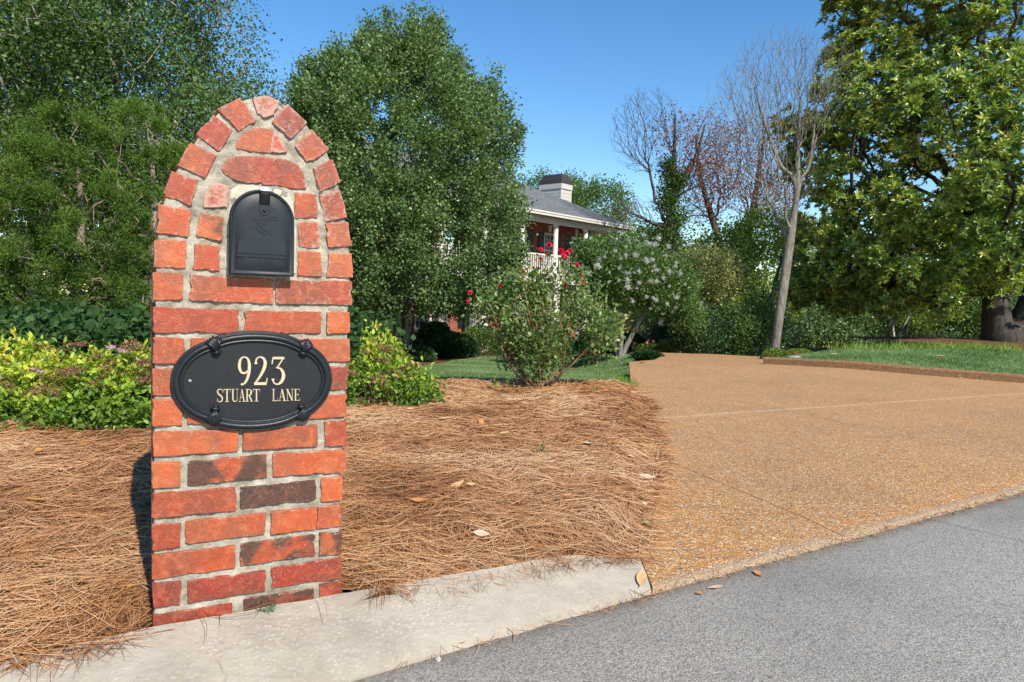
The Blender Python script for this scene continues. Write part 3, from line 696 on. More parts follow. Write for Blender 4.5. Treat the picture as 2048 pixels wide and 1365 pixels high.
# left side wall courses
DEP = 0.44
rows = [sorted((face(*z2(*p[0]))[1], face(*z2(*p[3]))[1])) for p, *_ in LOW if p[0][0] < 60]
rows.sort(); A0 = face(*z2(48, 700))[0]; A1 = face(*z2(788, 700))[0]
for side in (0, 1):
    for i, (b0, b1) in enumerate(rows):
        cuts = [0.098, 0.30, 0.36, DEP] if i % 2 else [0.098, 0.19, 0.40, DEP]
        for j in range(3):
            c0, c1 = cuts[j] + 0.006, cuts[j+1] - 0.006
            if side == 0: mp = lambda v: (A0 + 0.002 + v[1], v[0], v[2])
            else: mp = lambda v: (A1 + 0.003 - v[1], v[0], v[2])
            brick([(c0, b0), (c1, b0), (c1, b1), (c0, b1)], -0.002, 0.06, rnd.random(), rnd.choice((0, 0, .4, .8)), .2, 0, mp, 0.002, 0.05)
# mortar body
lo = [z1(*q) for q in [(735,52),(690,50),(640,62),(560,120),(483,140),(400,225),(335,320),(275,400),(232,475),(190,560),(155,640),(130,720),(112,800),(98,930),(92,1100),(87,1200),(87,1310)]] + [z2(*q) for q in [(53,60),(50,300),(48,700),(48,1000),(50,1320)]]
hi = [z1(*q) for q in [(760,52),(850,66),(905,95),(960,140),(1035,212),(1100,300),(1165,385),(1205,480),(1240,590),(1268,720),(1290,840),(1308,1000),(1311,1170),(1306,1310)]] + [z2(*q) for q in [(815,60),(812,300),(798,560),(787,700),(784,1000),(782,1260)]]
lo = [face(*q) for q in lo]; hi = [face(*q) for q in hi]
def outl(pts, b):
    P = np.array(sorted(pts, key=lambda q: q[1])); return np.interp(b, P[:, 1], P[:, 0])
btop = min(max(p[1] for p in lo), max(p[1] for p in hi)); bbot = -0.14
tt = np.linspace(0, 1, 210); Bs = bbot + (btop - bbot) * (1 - (1-tt)**1.25)
NA = 74; V = []
for bi, b in enumerate(Bs):
    a0 = outl(lo, b) + 0.004; a1 = outl(hi, b) - 0.004
    if a1 < a0: a0 = a1 = (a0+a1)/2
    for j in range(NA):
        a = a0 + (a1-a0)*j/(NA-1)
        d = 0.0030 + 0.006*(vn(a*35, b*35, 5)-0.5) + 0.006*(vn(a*90, b*90, 6)-0.5) + 0.004*(vn(a*220, b*220, 7)-0.5)
        V.append((a, d, b))
Fc = [(i*NA+j, i*NA+j+1, (i+1)*NA+j+1, (i+1)*NA+j) for i in range(209) for j in range(NA-1)]
# side walls of the mortar body
base = len(V); ks = [0.0065, 0.02, 0.06, 0.1, 0.2, 0.3, DEP]
for side in (0, 1):
    for i in range(210):
        for c in ks:
            p = V[i*NA + (0 if side == 0 else NA-1)]; jj = 0.003*(vn(c*60, i*0.6, 12)-0.5)*2
            V.append((p[0] + (jj if c > .01 else 0) + (0.004 if side == 0 and c > .01 else 0) - (0.004 if side and c > .01 else 0), c if c > .0066 else p[1], p[2]))
nk = len(ks)
for side in (0, 1):
    o0 = base + side*210*nk
    for i in range(209):
        for c in range(nk-1):
            q = (o0+i*nk+c, o0+(i+1)*nk+c, o0+(i+1)*nk+c+1, o0+i*nk+c+1); Fc.append(q if side else q[::-1])
Fc.append(tuple(base + i*nk + nk-1 for i in range(0, 210)) + tuple(base + 210*nk + i*nk + nk-1 for i in range(209, -1, -1)))
me = polymesh('mortar', V, Fc); bm = bmesh.new(); bm.from_mesh(me); bmesh.ops.remove_doubles(bm, verts=bm.verts[:], dist=1e-6); bmesh.ops.recalc_face_normals(bm, faces=bm.faces[:]); bm.to_mesh(me); bm.free()
for p in me.polygons: p.use_smooth = len(p.vertices) < 6
link('mortar', me, MORTAR, pillar)
# pale smooth render round the letter box
sp = [z1(*q) for q in [(540,1150),(520,1090),(528,900),(545,740),(560,625),(600,590),(720,590),(780,600),(860,612),(930,640),(955,690),(965,800),(978,900),(972,1150)]]
sp = [face(*q) for q in sp]; cen = np.mean(sp, axis=0); V = []; 
for s, y in ((1.0, 0.006), (0.97, 0.0005), (0.5, -0.0005)):
    for q in sp: V.append((cen[0]+(q[0]-cen[0])*s, y, cen[1]+(q[1]-cen[1])*s))
n = len(sp); Fc = [(s*n+i, s*n+(i+1)%n, (s+1)*n+(i+1)%n, (s+1)*n+i) for s in range(2) for i in range(n)] + [tuple(range(2*n, 3*n))]
link('mortar_surround', polymesh('mortar_surround', V, Fc), simple('pale_mortar', (0.52, 0.47, 0.37), 0.9, 0.15, 0, 0.28, 30, 0.8, 0.004), pillar)

# ------------------------------------------------------------------ letter box
MC = -0.046
zm = lambda x, y: (x / 5.935 + 440, y / 5.935 + 360)
mbx = empty('mailbox', PO, math.atan2(PD[1], PD[0]), 'black arched metal mailbox with closed door set into the brick pillar', 'mailbox')
dl0 = face(*zm(97, 1115), MC); dr0 = face(*zm(868, 1158), MC); sl_ = face(*zm(130, 450), MC); sr_ = face(*zm(900, 480), MC); tp = face(*zm(545, 118), MC)
al, ar_ = (dl0[0]+sl_[0])/2, (dr0[0]+sr_[0])/2; bb0 = (dl0[1]+dr0[1])/2; ac = (al+ar_)/2; wr_ = (ar_-al)/2; bt = tp[1]; bs = bt - wr_*0.98
def arch(inset, n=28, bot=None):
    w = wr_ - inset; h = (bt-bs) - inset; pts = [(ac-w, (bb0 if bot is None else bot)+inset)]
    for i in range(n+1):
        t = PI - PI*i/n; pts.append((ac + w*math.cos(t), bs + h*math.sin(t)))
    pts.append((ac+w, (bb0 if bot is None else bot)+inset)); return pts
def loft(rings, cap=True):
    V = []; n = len(rings[0][0]); Fc = []
    for pts, y in rings: V += [(p[0], y, p[1]) for p in pts]
    for s in range(len(rings)-1):
        for i in range(n): Fc.append((s*n+i, s*n+(i+1)%n, (s+1)*n+(i+1)%n, (s+1)*n+i))
    if cap: Fc.append(tuple(range((len(rings)-1)*n, len(rings)*n)))
    return V, Fc
V, Fc = loft([(arch(0.004), 0.06), (arch(0.004), MC+0.014)], False); polyb = polymesh('body', V, Fc); link('body', polyb, MBOX, mbx)
# door with rolled rim
V, Fc = loft([(arch(0.0), MC+0.020), (arch(0.0), MC+0.004), (arch(0.0012), MC+0.0012), (arch(0.003), MC), (arch(0.0055), MC+0.001), (arch(0.010), MC+0.0045), (arch(0.0115), MC+0.0045), (arch(0.014), MC+0.003), (arch(0.04), MC+0.003)])
dme = polymesh('door', V, Fc); 
for p in dme.polygons: p.use_smooth = len(p.vertices) == 4
door = link('door', dme, MBOX, mbx)
FP = MC + 0.003
def panel(name, pts, y, h, mat, parent, bev=0.001, offs=0.0):
    """raised flat shape with bevelled sides"""
    n = len(pts); c = np.mean(pts, axis=0); V = []; Fc = []
    def inn(d): 
        out = []
        for i in range(n):
            a, b, e = (np.array(pts[i-1]), np.array(pts[i]), np.array(pts[(i+1)%n])); t1 = (b-a)/(np.linalg.norm(b-a)+1e-9); t2 = (e-b)/(np.linalg.norm(e-b)+1e-9)
            nn = np.array([-(t1+t2)[1], (t1+t2)[0]]); nn /= np.linalg.norm(nn)+1e-9
            out.append(b + nn*d*sgn)
        return out
    sgn = 1 if sum(pts[i][0]*pts[(i+1)%n][1]-pts[(i+1)%n][0]*pts[i][1] for i in range(n)) > 0 else -1
    for d, yy in ((0, y), (0, y-h+bev), (bev, y-h)): V += [(p[0], yy, p[1]) for p in inn(d)]
    for s in range(2):
        for i in range(n): Fc.append((s*n+i, s*n+(i+1)%n, (s+1)*n+(i+1)%n, (s+1)*n+i))
    Fc.append(tuple(range(2*n, 3*n)))
    me = polymesh(name, V, Fc); bm = bmesh.new(); bm.from_mesh(me); bmesh.ops.triangulate(bm, faces=[f for f in bm.faces if len(f.verts) > 4]); bmesh.ops.recalc_face_normals(bm, faces=bm.faces[:]); bm.to_mesh(me); bm.free()
    return link(name, me, mat, parent)
fm = lambda x, y: face(*zm(x, y), FP)
panel('address_panel', [fm(225,700), fm(785,742), fm(778,900), fm(205,868)], FP, 0.0016, MBOX, door, 0.0006)
panel('raised_bar', [fm(195,882), fm(775,918), fm(772,945), fm(192,908)], FP, 0.0022, MBOX, door, 0.0007)
def stroke(pts, w):
    P = np.array(pts, float); n = len(P); 
    if not hasattr(w, '__len__'): w = [w]*n
    L = []; Rr = []
    for i in range(n):
        d = P[min(i+1, n-1)] - P[max(i-1, 0)]; d /= np.linalg.norm(d)+1e-9; q = np.array([-d[1], d[0]])*w[i]/2
        L.append(P[i]+q); Rr.append(P[i]-q)
    return L, Rr
def smooth_path(pts, k=5, w=None):
    P = np.array(pts, float); n = len(P); Q = []; Wd = []
    if w is None: w = [1]*n
    for i in range(n-1):
        p0, p1, p2, p3 = P[max(i-1, 0)], P[i], P[i+1], P[min(i+2, n-1)]
        for j in range(k):
            t = j/k; Q.append(0.5*((2*p1)+(-p0+p2)*t+(2*p0-5*p1+4*p2-p3)*t*t+(-p0+3*p1-3*p2+p3)*t**3)); Wd.append(w[i]*(1-t)+w[i+1]*t)
    Q.append(P[-1]); Wd.append(w[-1]); return Q, Wd
TH, TN = 0.125, 0.055
SER = lambda x, y, w=0.20: ('L', [(x-w/2, y), (x+w/2, y)], 0.05)
GL = {
 'S': [('C', [(0.44,0.74),(0.40,0.92),(0.24,0.975),(0.10,0.90),(0.07,0.74),(0.18,0.58),(0.34,0.45),(0.43,0.28),(0.38,0.09),(0.22,0.025),(0.08,0.09),(0.045,0.27)], [.05,.06,.08,.11,.14,.15,.15,.14,.11,.08,.06,.05]), ('L',[(0.445,0.72),(0.445,0.98)],.05), ('L',[(0.04,0.02),(0.04,0.28)],.05)],
 'T': [('L',[(0.25,0.02),(0.25,0.96)],TH), ('L',[(0.02,0.955),(0.48,0.955)],.075), ('L',[(0.035,0.975),(0.035,0.74)],.05), ('L',[(0.465,0.975),(0.465,0.74)],.05), SER(.25,.025,.27)],
 'U': [('C',[(0.12,0.96),(0.12,0.50),(0.12,0.22),(0.17,0.08),(0.27,0.03),(0.37,0.08),(0.42,0.24),(0.42,0.55),(0.42,0.96)],[TH,TH,TH,.12,.08,.07,TN,TN,TN]), SER(.12,.975,.26), SER(.42,.975,.20)],
 'A': [('L',[(0.10,0.03),(0.26,0.99)],TN), ('L',[(0.25,0.97),(0.42,0.03)],TH), ('L',[(0.15,0.33),(0.36,0.33)],TN), SER(.09,.025,.19), SER(.42,.025,.24)],
 'R': [('L',[(0.12,0.03),(0.12,0.97)],TH), ('C',[(0.12,0.955),(0.28,0.95),(0.385,0.86),(0.39,0.73),(0.37,0.58),(0.27,0.50),(0.12,0.50)],[.06,.07,.13,.15,.13,.07,.06]), ('L',[(0.26,0.50),(0.43,0.04)],TH), SER(.12,.975,.24), SER(.12,.025,.25), SER(.44,.025,.16)],
 'L': [('L',[(0.13,0.03),(0.13,0.97)],TH), ('L',[(0.03,0.035),(0.46,0.035)],.07), ('L',[(0.455,0.02),(0.455,0.26)],.05), SER(.13,.975,.26)],
 'N': [('L',[(0.10,0.03),(0.10,0.97)],TN), ('L',[(0.09,0.96),(0.40,0.05)],TH), ('L',[(0.41,0.03),(0.41,0.97)],TN), SER(.09,.975,.17), SER(.10,.025,.20), SER(.41,.975,.20)],
 'E': [('L',[(0.12,0.03),(0.12,0.97)],TH), ('L',[(0.02,0.965),(0.44,0.965)],.06), ('L',[(0.02,0.035),(0.45,0.035)],.06), ('L',[(0.12,0.51),(0.34,0.51)],.06), ('L',[(0.34,0.40),(0.34,0.62)],.045), ('L',[(0.435,0.98),(0.435,0.77)],.05), ('L',[(0.445,0.02),(0.445,0.25)],.05)],
 'M': [('L',[(0.08,0.03),(0.08,0.97)],TN), ('L',[(0.08,0.96),(0.29,0.08)],TH), ('L',[(0.29,0.08),(0.50,0.96)],TN), ('L',[(0.51,0.03),(0.51,0.97)],TH)],
 'I': [('L',[(0.2,0.03),(0.2,0.97)],TH), SER(.2,.975,.26), SER(.2,.025,.26)], '.': [('L',[(0.12,0.0),(0.12,0.12)],.12)],
 '9': [('C',[(0.36,0.52),(0.25,0.42),(0.13,0.44),(0.065,0.58),(0.06,0.73),(0.10,0.89),(0.21,0.965),(0.33,0.91),(0.385,0.74),(0.385,0.56),(0.36,0.36),(0.29,0.16),(0.20,0.045),(0.12,0.02)],[.05,.08,.10,.125,.125,.09,.055,.09,.125,.13,.12,.10,.07,.05]), ('C',[(0.10,0.03),(0.14,0.03),(0.18,0.05)],[.05,.09,.07])],
 '2': [('C',[(0.075,0.74),(0.09,0.88),(0.19,0.965),(0.32,0.92),(0.375,0.78),(0.34,0.58),(0.23,0.34),(0.11,0.15),(0.05,0.05)],[.08,.07,.055,.10,.13,.13,.10,.075,.06]), ('L',[(0.02,0.055),(0.40,0.055)],.115), ('L',[(0.40,0.02),(0.44,0.25)],.05), ('L',[(0.03,0.75),(0.12,0.75)],.07)],
 '3': [('L',[(0.06,0.93),(0.43,0.93)],.10), ('L',[(0.085,0.97),(0.045,0.73)],.055), ('L',[(0.40,0.93),(0.21,0.60)],.055), ('C',[(0.17,0.60),(0.29,0.58),(0.38,0.47),(0.405,0.30),(0.34,0.12),(0.22,0.035),(0.11,0.08),(0.07,0.20)],[.05,.08,.12,.135,.11,.06,.06,.08]), ('L',[(0.03,0.20),(0.12,0.20)],.06)],
}
def glyph(ch, name, mapf, h, depth, mat, parent, y):
    """glyph strokes as one raised mesh; every stroke a hair higher than the one before"""
    mb = MB()
    for si, (kind, pts, w) in enumerate(GL[ch]):
        if kind == 'C': pts, w = smooth_path(pts, 5, w)
        w = [q*.88 for q in w] if hasattr(w, '__len__') else w*.88
        L, Rr = stroke(pts, w); n = len(L); top = y - depth - si*0.00012; bev = 0.0008
        V = []
        for i in range(n):
            a = mapf(L[i]); b = mapf(Rr[i]); u = np.array(b)-np.array(a); u = u/(np.linalg.norm(u)+1e-9)
            V += [(a[0], y, a[1]), (a[0]+u[0]*bev*.4, top+bev, a[1]+u[1]*bev*.4), (a[0]+u[0]*bev, top, a[1]+u[1]*bev), (b[0]-u[0]*bev, top, b[1]-u[1]*bev), (b[0]-u[0]*bev*.4, top+bev, b[1]-u[1]*bev*.4), (b[0], y, b[1])]
        f = []
        for i in range(n-1):
            for j in range(5): f.append((i*6+j, i*6+j+1, (i+1)*6+j+1, (i+1)*6+j))
        f.append(tuple(range(6))); f.append(tuple(range((n-1)*6, n*6))[::-1]); mb.add(V, f)
    me = polymesh(name, mb.v, mb.f); bm = bmesh.new(); bm.from_mesh(me); bmesh.ops.recalc_face_normals(bm, faces=bm.faces[:]); bm.to_mesh(me); bm.free()
    return link(name, me, mat, parent)
def cell(fn, x0, x1, y0, y1, wd=0.48, skew=0.0):
    """maps glyph units (0..wd, 0..1) onto the plate: corners given in zoomed pixels, skew = fall of the baseline"""
    def m(p):
        sx, sy = p[0]/wd, p[1]
        return fn(x0 + (x1-x0)*sx, y1 + (y0-y1)*sy + skew*(sx-0.5))
    return m
xs = [215, 290, 330, 405, 440, 560, 650, 700]
for ch, x0, x1 in (('U',215,290),('.',292,312),('S',322,392),('.',394,412),('M',470,570),('A',585,665),('I',672,725),('L',735,800)):
    w = {'M': 0.58, '.': 0.24, 'I': 0.4}.get(ch, 0.48); sk = (x0-215)*0.065
    glyph(ch, 'embossed_letter', cell(fm, x0, x1, 928+sk, 1003+sk, w), 0.1, 0.0004, MBOX, door, FP)
# faint emblem of a bird's head in relief
for k_, pts in enumerate(([(370,490),(400,455),(470,430),(520,445),(480,480),(420,485)], [(480,500),(540,455),(620,432),(680,440),(600,455),(530,500),(500,540)],
        [(500,520),(560,480),(640,462),(700,480),(640,480),(570,500),(530,545)], [(345,570),(400,552),(450,560),(500,610),(540,660),(480,635),(430,590),(390,572)], [(540,600),(590,620),(625,640),(610,655),(570,640)], [(420,500),(470,510),(510,560),(560,620),(530,610),(480,560)])):
    panel('relief', [fm(*q) for q in pts], FP, 0.0012, MBOX, door, 0.0006)
# latch
lx0, lx1 = fm(468, 300)[0], fm(590, 300)[0]; lc = (lx0+lx1)/2; lw = (lx1-lx0)/2
lt = fm(530, 95)[1]; lb = fm(530, 425)[1]
pts = [(lc-lw, lt+0.0)]; pts = [(lc+lw*0.95, lt-0.01), (lc-lw*0.95, lt-0.01)] + [(lc - lw*0.95*math.cos(t), lb+lw + -lw*math.sin(t)) for t in np.linspace(0, PI, 12)]
lat = panel('latch_plate', pts, FP, 0.0022, MBOX, door, 0.0007)
mb = MB()  # bent tab that hooks over the rim
sec = [(FP-0.004, lb+lw*2.2), (FP-0.010, lb+lw*2.6), (FP-0.0145, lt-0.020), (FP-0.0155, lt-0.010), (FP-0.012, lt-0.001), (FP-0.004, lt+0.003), (FP+0.010, lt+0.0035)]
V = []; 
for j, (y, z) in enumerate(sec):
    ww = lw*(0.97 if j > 0 else 0.8)
    for s in (-1, -0.6, 0, 0.6, 1): V.append((lc+ww*s, y + 0.004*(s*s)*(1 if 0 < j < 5 else 0), z))
for j, (y, z) in enumerate(sec):
    ww = lw*0.93
    for s in (-1, -0.6, 0, 0.6, 1): V.append((lc+ww*s, y + 0.0012 + 0.004*(s*s)*(1 if 0 < j < 5 else 0), z-0.0012))
n0 = len(sec)*5; f = []
for j in range(len(sec)-1):
    for s in range(4): f.append((j*5+s, j*5+s+1, (j+1)*5+s+1, (j+1)*5+s)); f.append((n0+j*5+s, n0+(j+1)*5+s, n0+(j+1)*5+s+1, n0+j*5+s+1))
    for s in (0, 4): q = (j*5+s, (j+1)*5+s, n0+(j+1)*5+s, n0+j*5+s); f.append(q if s == 0 else q[::-1])
mb.add(V, f); tab = mb.build('latch', BLKGLOSS, door, True)
# worn bright lip on the upper part
V2 = [(v[0]*1.0, v[1]-0.0006, v[2]+0.0005) for v in V[10:35]]; f2 = [(j*5+s, j*5+s+1, (j+1)*5+s+1, (j+1)*5+s) for j in range(3) for s in range(4)]
f2 = [(j*5+s, j*5+s+1, (j+1)*5+s+1, (j+1)*5+s) for j in range(1, 4) for s in range(4)]
link('worn_lip', polymesh('worn_lip', V2, f2, True), CHROME, tab)
def dome(name, c, y, r, h, mat, parent):
    V = []; Fc = []; k = 14
    for s in range(5):
        t = s/4*PI/2
        for i in range(k): a = 2*PI*i/k; V.append((c[0]+r*math.cos(t)*math.cos(a), y-h*math.sin(t), c[1]+r*math.cos(t)*math.sin(a)))
    for s in range(4):
        for i in range(k): Fc.append((s*k+i, s*k+(i+1)%k, (s+1)*k+(i+1)%k, (s+1)*k+i))
    return link(name, polymesh(name, V, Fc, True), mat, parent)
dome('rivet', fm(527, 372), FP-0.0022, 0.0042, 0.004, MBOX, lat)

# ------------------------------------------------------------------ house number plaque
zp = lambda x, y: (x / 5.689 + 330, y / 5.689 + 640)
plq = empty('number_plaque', PO, math.atan2(PD[1], PD[0]), 'oval black cast plaque with cream house number and street name on the pillar', 'house sign')
QC = -0.012
fq = lambda x, y: face(*zp(x, y), QC)
pc = np.array(fq(1028, 698)); ax_ = (np.array(fq(1945, 690)) - np.array(fq(112, 705))) / 2; by_ = (np.array(fq(1060, 128)) - np.array(fq(1005, 1268))) / 2
def ov(t, s):
    """outline point at angle t, s = inward offset in metres"""
    e = 0.0
    for t0 in (0.935, PI-0.935, PI+0.935, 2*PI-0.935):
        dt = (t-t0+PI) % (2*PI) - PI; e += 0.022*math.exp(-(dt/0.16)**2)
    ce, se = math.cos(t), math.sin(t)
    u = abs(ce)**0.96*math.copysign(1, ce); v = abs(se)**0.96*math.copysign(1, se)
    la, lb_ = np.linalg.norm(ax_), np.linalg.norm(by_)
    return pc + ax_*u*(1-e)*(la-s)/la + by_*v*(1-e)*(lb_-s)/lb_
NO = 96
prof = [(0.000, 0.010), (0.000, -0.001), (0.0015, -0.004), (0.0035, -0.0045), (0.005, -0.003), (0.0065, -0.005), (0.010, -0.0095), (0.014, -0.0115), (0.018, -0.0105), (0.0215, -0.0065), (0.0225, -0.003),
        (0.0235, -0.0025), (0.0255, -0.0055), (0.0280, -0.0055), (0.0300, -0.002), (0.0305, 0.002)]
V = []; Fc = []
for s, y in prof:
    for i in range(NO): p = ov(2*PI*i/NO, s); V.append((p[0], QC+y, p[1]))
for s in range(len(prof)-1):
    for i in range(NO): Fc.append((s*NO+i, s*NO+(i+1)%NO, (s+1)*NO+(i+1)%NO, (s+1)*NO+i))
me = polymesh('frame', V, Fc, True); bm = bmesh.new(); bm.from_mesh(me); bmesh.ops.recalc_face_normals(bm, faces=bm.faces[:]); bm.to_mesh(me); bm.free()
fr = link('frame', me, PLQF, plq)
V = [(*[ov(2*PI*i/NO, 0.029)[0]], QC+0.0015, ov(2*PI*i/NO, 0.029)[1]) for i in range(NO)] + [(ov(2*PI*i/NO, 0.001)[0], 0.004, ov(2*PI*i/NO, 0.001)[1]) for i in range(NO)]
link('plate', polymesh('plate', V, [tuple(range(NO))] + [(i, (i+1)%NO, NO+(i+1)%NO, NO+i) for i in range(NO)]), PLQ, plq)
PY = QC + 0.0015
fpl = lambda x, y: face(*zp(x, y), PY)
for k, (ox, oy, ix, iy) in enumerate(((545,205,590,385), (1610,235,1560,395), (545,1175,575,985), (1570,1135,1545,965))):
    o = np.array(fpl(ox, oy)); i_ = np.array(fpl(ix, iy)); d = (o-i_); L = np.linalg.norm(d); d = d/L; q = np.array([-d[1], d[0]])
    mb = MB()
    for j, a in enumerate((-0.62, -0.40, -0.20, 0.0, 0.20, 0.40, 0.62)):
        dd = d*math.cos(a*0.9) + q*math.sin(a*0.9); st = i_ + d*L*0.16 + q*a*0.004; ln = L*(0.98 - 0.30*abs(a))
        pts = []
        for tt_ in (0, .25, .5, .75, .9, 1.0):
            p = st + (d*(1-tt_) + dd*tt_)*ln*tt_; hh = QC - 0.009 - 0.0075*math.sin(min(1, tt_*1.1)*PI)*0.9 + 0.003*(tt_ > .9)
            pts.append((p[0], hh, p[1]))
        mb.tube(pts, [0.0030, 0.0034, 0.0040, 0.0052, 0.0042, 0.0015], 6)
    b0 = i_ + d*L*0.10
    mb.tube([(b0[0]-q[0]*.011, QC-.006, b0[1]-q[1]*.011), (b0[0]-q[0]*.005, QC-.010, b0[1]-q[1]*.005), (b0[0], QC-.012, b0[1]), (b0[0]+q[0]*.005, QC-.010, b0[1]+q[1]*.005), (b0[0]+q[0]*.011, QC-.006, b0[1]+q[1]*.011)], [.0025,.0042,.005,.0042,.0025], 6)
    b1 = i_ - d*0.001
    mb.tube([(b1[0]-q[0]*.006, QC-.004, b1[1]-q[1]*.006), (b1[0], QC-.008, b1[1]), (b1[0]+q[0]*.006, QC-.004, b1[1]+q[1]*.006)], [.002,.004,.002], 6)
    mb.build('shell_ornament', PLQF, plq, True)
for x0, x1, ch in ((826,980,'9'), (1006,1165,'2'), (1200,1362,'3')):
    glyph(ch, 'numeral', cell(fpl, x0, x1, 413, 745, 0.45), 1, 0.0042, CREAM, plq, PY)
for ch, x0, x1 in (('S',588,660),('T',663,745),('U',752,832),('A',836,908),('R',914,994),('T',998,1080),('L',1216,1283),('A',1286,1370),('N',1374,1460),('E',1466,1538)):
    c = (x0+x1)/2; yt = 787 + (c-600)*0.000; yb = 938 - (c-600)*0.018
    glyph(ch, 'letter', cell(fpl, x0, x1, yt, yb, 0.48), 1, 0.0030, CREAM, plq, PY)
for x, y in ((285, 695), (1795, 680)):
    mb = MB(); c = fpl(x, y); s_ = dome('screw', c, PY, 0.0042, 0.0022, STEEL, plq)

# small weed in the joint at the foot of the pillar
LEAFG = leaf_mat('weed_leaf', [(0, (0.05, 0.11, 0.03)), (1, (0.14, 0.26, 0.07))], 0.5, 0.3)
def leaves_np(P, A, L, Wd, r, fold=0.25, droop=0.0, up=None, upw=1.0, detail=False):
    """leaf blades: base P (n,3), axis A (n,3), length L, half width ratio Wd"""
    n = len(P); A = A/np.linalg.norm(A, axis=1, keepdims=True)
    N = r.normal(0, 1, (n, 3)); N[:, 2] += upw
    if up is not None: N += up
    N -= A*np.sum(N*A, axis=1, keepdims=True); N /= np.linalg.norm(N, axis=1, keepdims=True)+1e-9
    S = np.cross(N, A); L = np.asarray(L)[:, None]*np.ones((n, 1)); hw = L*Wd
    if detail:
        V = np.stack([P, P+A*L*.30+S*hw*.9+N*L*fold*.3, P+A*L*.30-S*hw*.9+N*L*fold*.3, P+A*L*.66+S*hw*.75+N*L*(fold*.3-droop*.4), P+A*L*.66-S*hw*.75+N*L*(fold*.3-droop*.4), P+A*L-N*L*droop, P+A*L*.45-N*L*droop*.1], 1)
        q = np.array([[0, 6, 1], [0, 2, 6], [1, 6, 3], [2, 4, 6], [3, 6, 5], [4, 5, 6]])
    else:
        V = np.stack([P, P+A*L*.42+S*hw+N*L*fold*.3, P+A*L*.42-S*hw+N*L*fold*.3, P+A*L-N*L*droop], 1)
        q = np.array([[0, 3, 1], [0, 2, 3]])
    k = V.shape[1]; Fc = (np.arange(n)*k)[:, None, None] + q[None]
    return V.reshape(-1, 3), Fc.reshape(-1, 3), len(q)
w0 = atz(520, 1222, 0.10); mbs = empty('weed_sprig', w0, 0, 'tiny grey green weed at the foot of the brick pillar', 'weed')
r = np.random.default_rng(3); pts = []; ax = []
for s in range(4):
    a = -0.3 + s*0.45
    for t in np.linspace(0.1, 1, 9):
        pts += [[(s-1.2)*0.012 + t*0.045*math.cos(a), -0.006-0.006*t, 0.006+t*0.022*math.sin(a+.3)]]*2; ax += [[.3, -.5, .8], [.4, -.3, -.6]]
V, Fc, q = leaves_np(np.array(pts), np.array(ax)+r.normal(0, .2, (len(ax), 3)), r.uniform(.005, .009, len(ax)), 0.4, r)
link('leaf_cluster', npmesh('leaf_cluster', V, Fc, np.repeat(r.random(len(ax)), q)), leaf_mat('grey_leaf', [(0, (0.10, 0.17, 0.12)), (1, (0.22, 0.30, 0.20))]), mbs)

# ------------------------------------------------------------------ the house behind the trees
HD = np.array([0.66, 0.751, 0]); HD /= np.linalg.norm(HD); HI = np.array([-HD[1], HD[0], 0])
HO = np.array([3.26, 32.0, 0.0])
house = empty('house', HO, math.atan2(HD[1], HD[0]), 'two storey red brick house with upper porch and grey hip roof behind the trees', 'house')
def hit(x, y, c):
    """sight line against the house plane lying c metres behind the porch front: local (s, z)"""
    r = ray(x, y); o = HO + HI * c; t = ((o - CAM) @ HI) / (r @ HI); p = CAM + r * t - HO
    return float(p @ HD), float(p[2])
GB = -2.2; FLZ = hit(1050, 549, 0)[1]; EZ = hit(1261, 455, -0.5)[1]; WY = 1.25
def H(name, mat, parent=house): 
    mb = MB(); return mb, (lambda: mb.build(name, mat, parent))
def hbox(name, mat, x0, x1, y0, y1, z0, z1, parent=house): return MB().box(x0, x1, y0, y1, z0, z1).build(name, mat, parent)
# windows first: openings as (s0, s1, z0, z1)
def win_rect(px0, py0, px1, py1, c): a = hit(px0, py0, c); b = hit(px1, py1, c); return (a[0], b[0], b[1], a[1])
UW = [win_rect(1088, 466, 1108, 536, WY), win_rect(1142, 474, 1161, 540, WY)]
wu = (UW[0][1]-UW[0][0]); uz = (min(UW[0][2], UW[1][2]), max(UW[0][3], UW[1][3])); uz = (max(uz[0], FLZ+0.1), min(uz[1], EZ-0.55))
bay = UW[1][0] - UW[0][0]
ups = [UW[1][0], UW[0][0]] + [UW[0][0] - bay*k for k in (1, 2, 3, 4)]
lows = [hit(930, 640, WY)[0]] ; lwz = (hit(930, 656, WY)[1], hit(930, 656, WY)[1] + 1.75)
lowx = [lows[0], lows[0]+bay, lows[0]+2*bay, lows[0]-bay*1.3, hit(1150, 640, WY)[0]]
WX0, WX1 = -17.0, 2.05
def wall_with_openings(x0, x1, z0, z1, ops, y0=WY, th=0.25):
    mb = MB(); xs = sorted(set([x0, x1] + [v for o in ops for v in o[:2]])); 
    for i in range(len(xs)-1):
        a, b = xs[i], xs[i+1]; m = (a+b)/2; cur = z0
        for o in sorted([o for o in ops if o[0] < m < o[1]], key=lambda o: o[2]):
            mb.box(a, b, y0, y0+th, cur, o[2]); cur = o[3]
        mb.box(a, b, y0, y0+th, cur, z1)
    return mb
ops = [(s, s+wu, uz[0], uz[1]) for s in ups] + [(s, s+wu, lwz[0], lwz[1]) for s in lowx[:1] + lowx[3:]]
wall_with_openings(WX0, WX1, GB, EZ-0.02, ops).build('wall', HB, house)
hbox('wall', HB, WX1-0.25, WX1, WY+0.25, 10.5, GB, EZ-0.02)
hbox('wall', HB, WX0, WX0+0.25, WY+0.25, 10.5, GB, EZ-0.02)
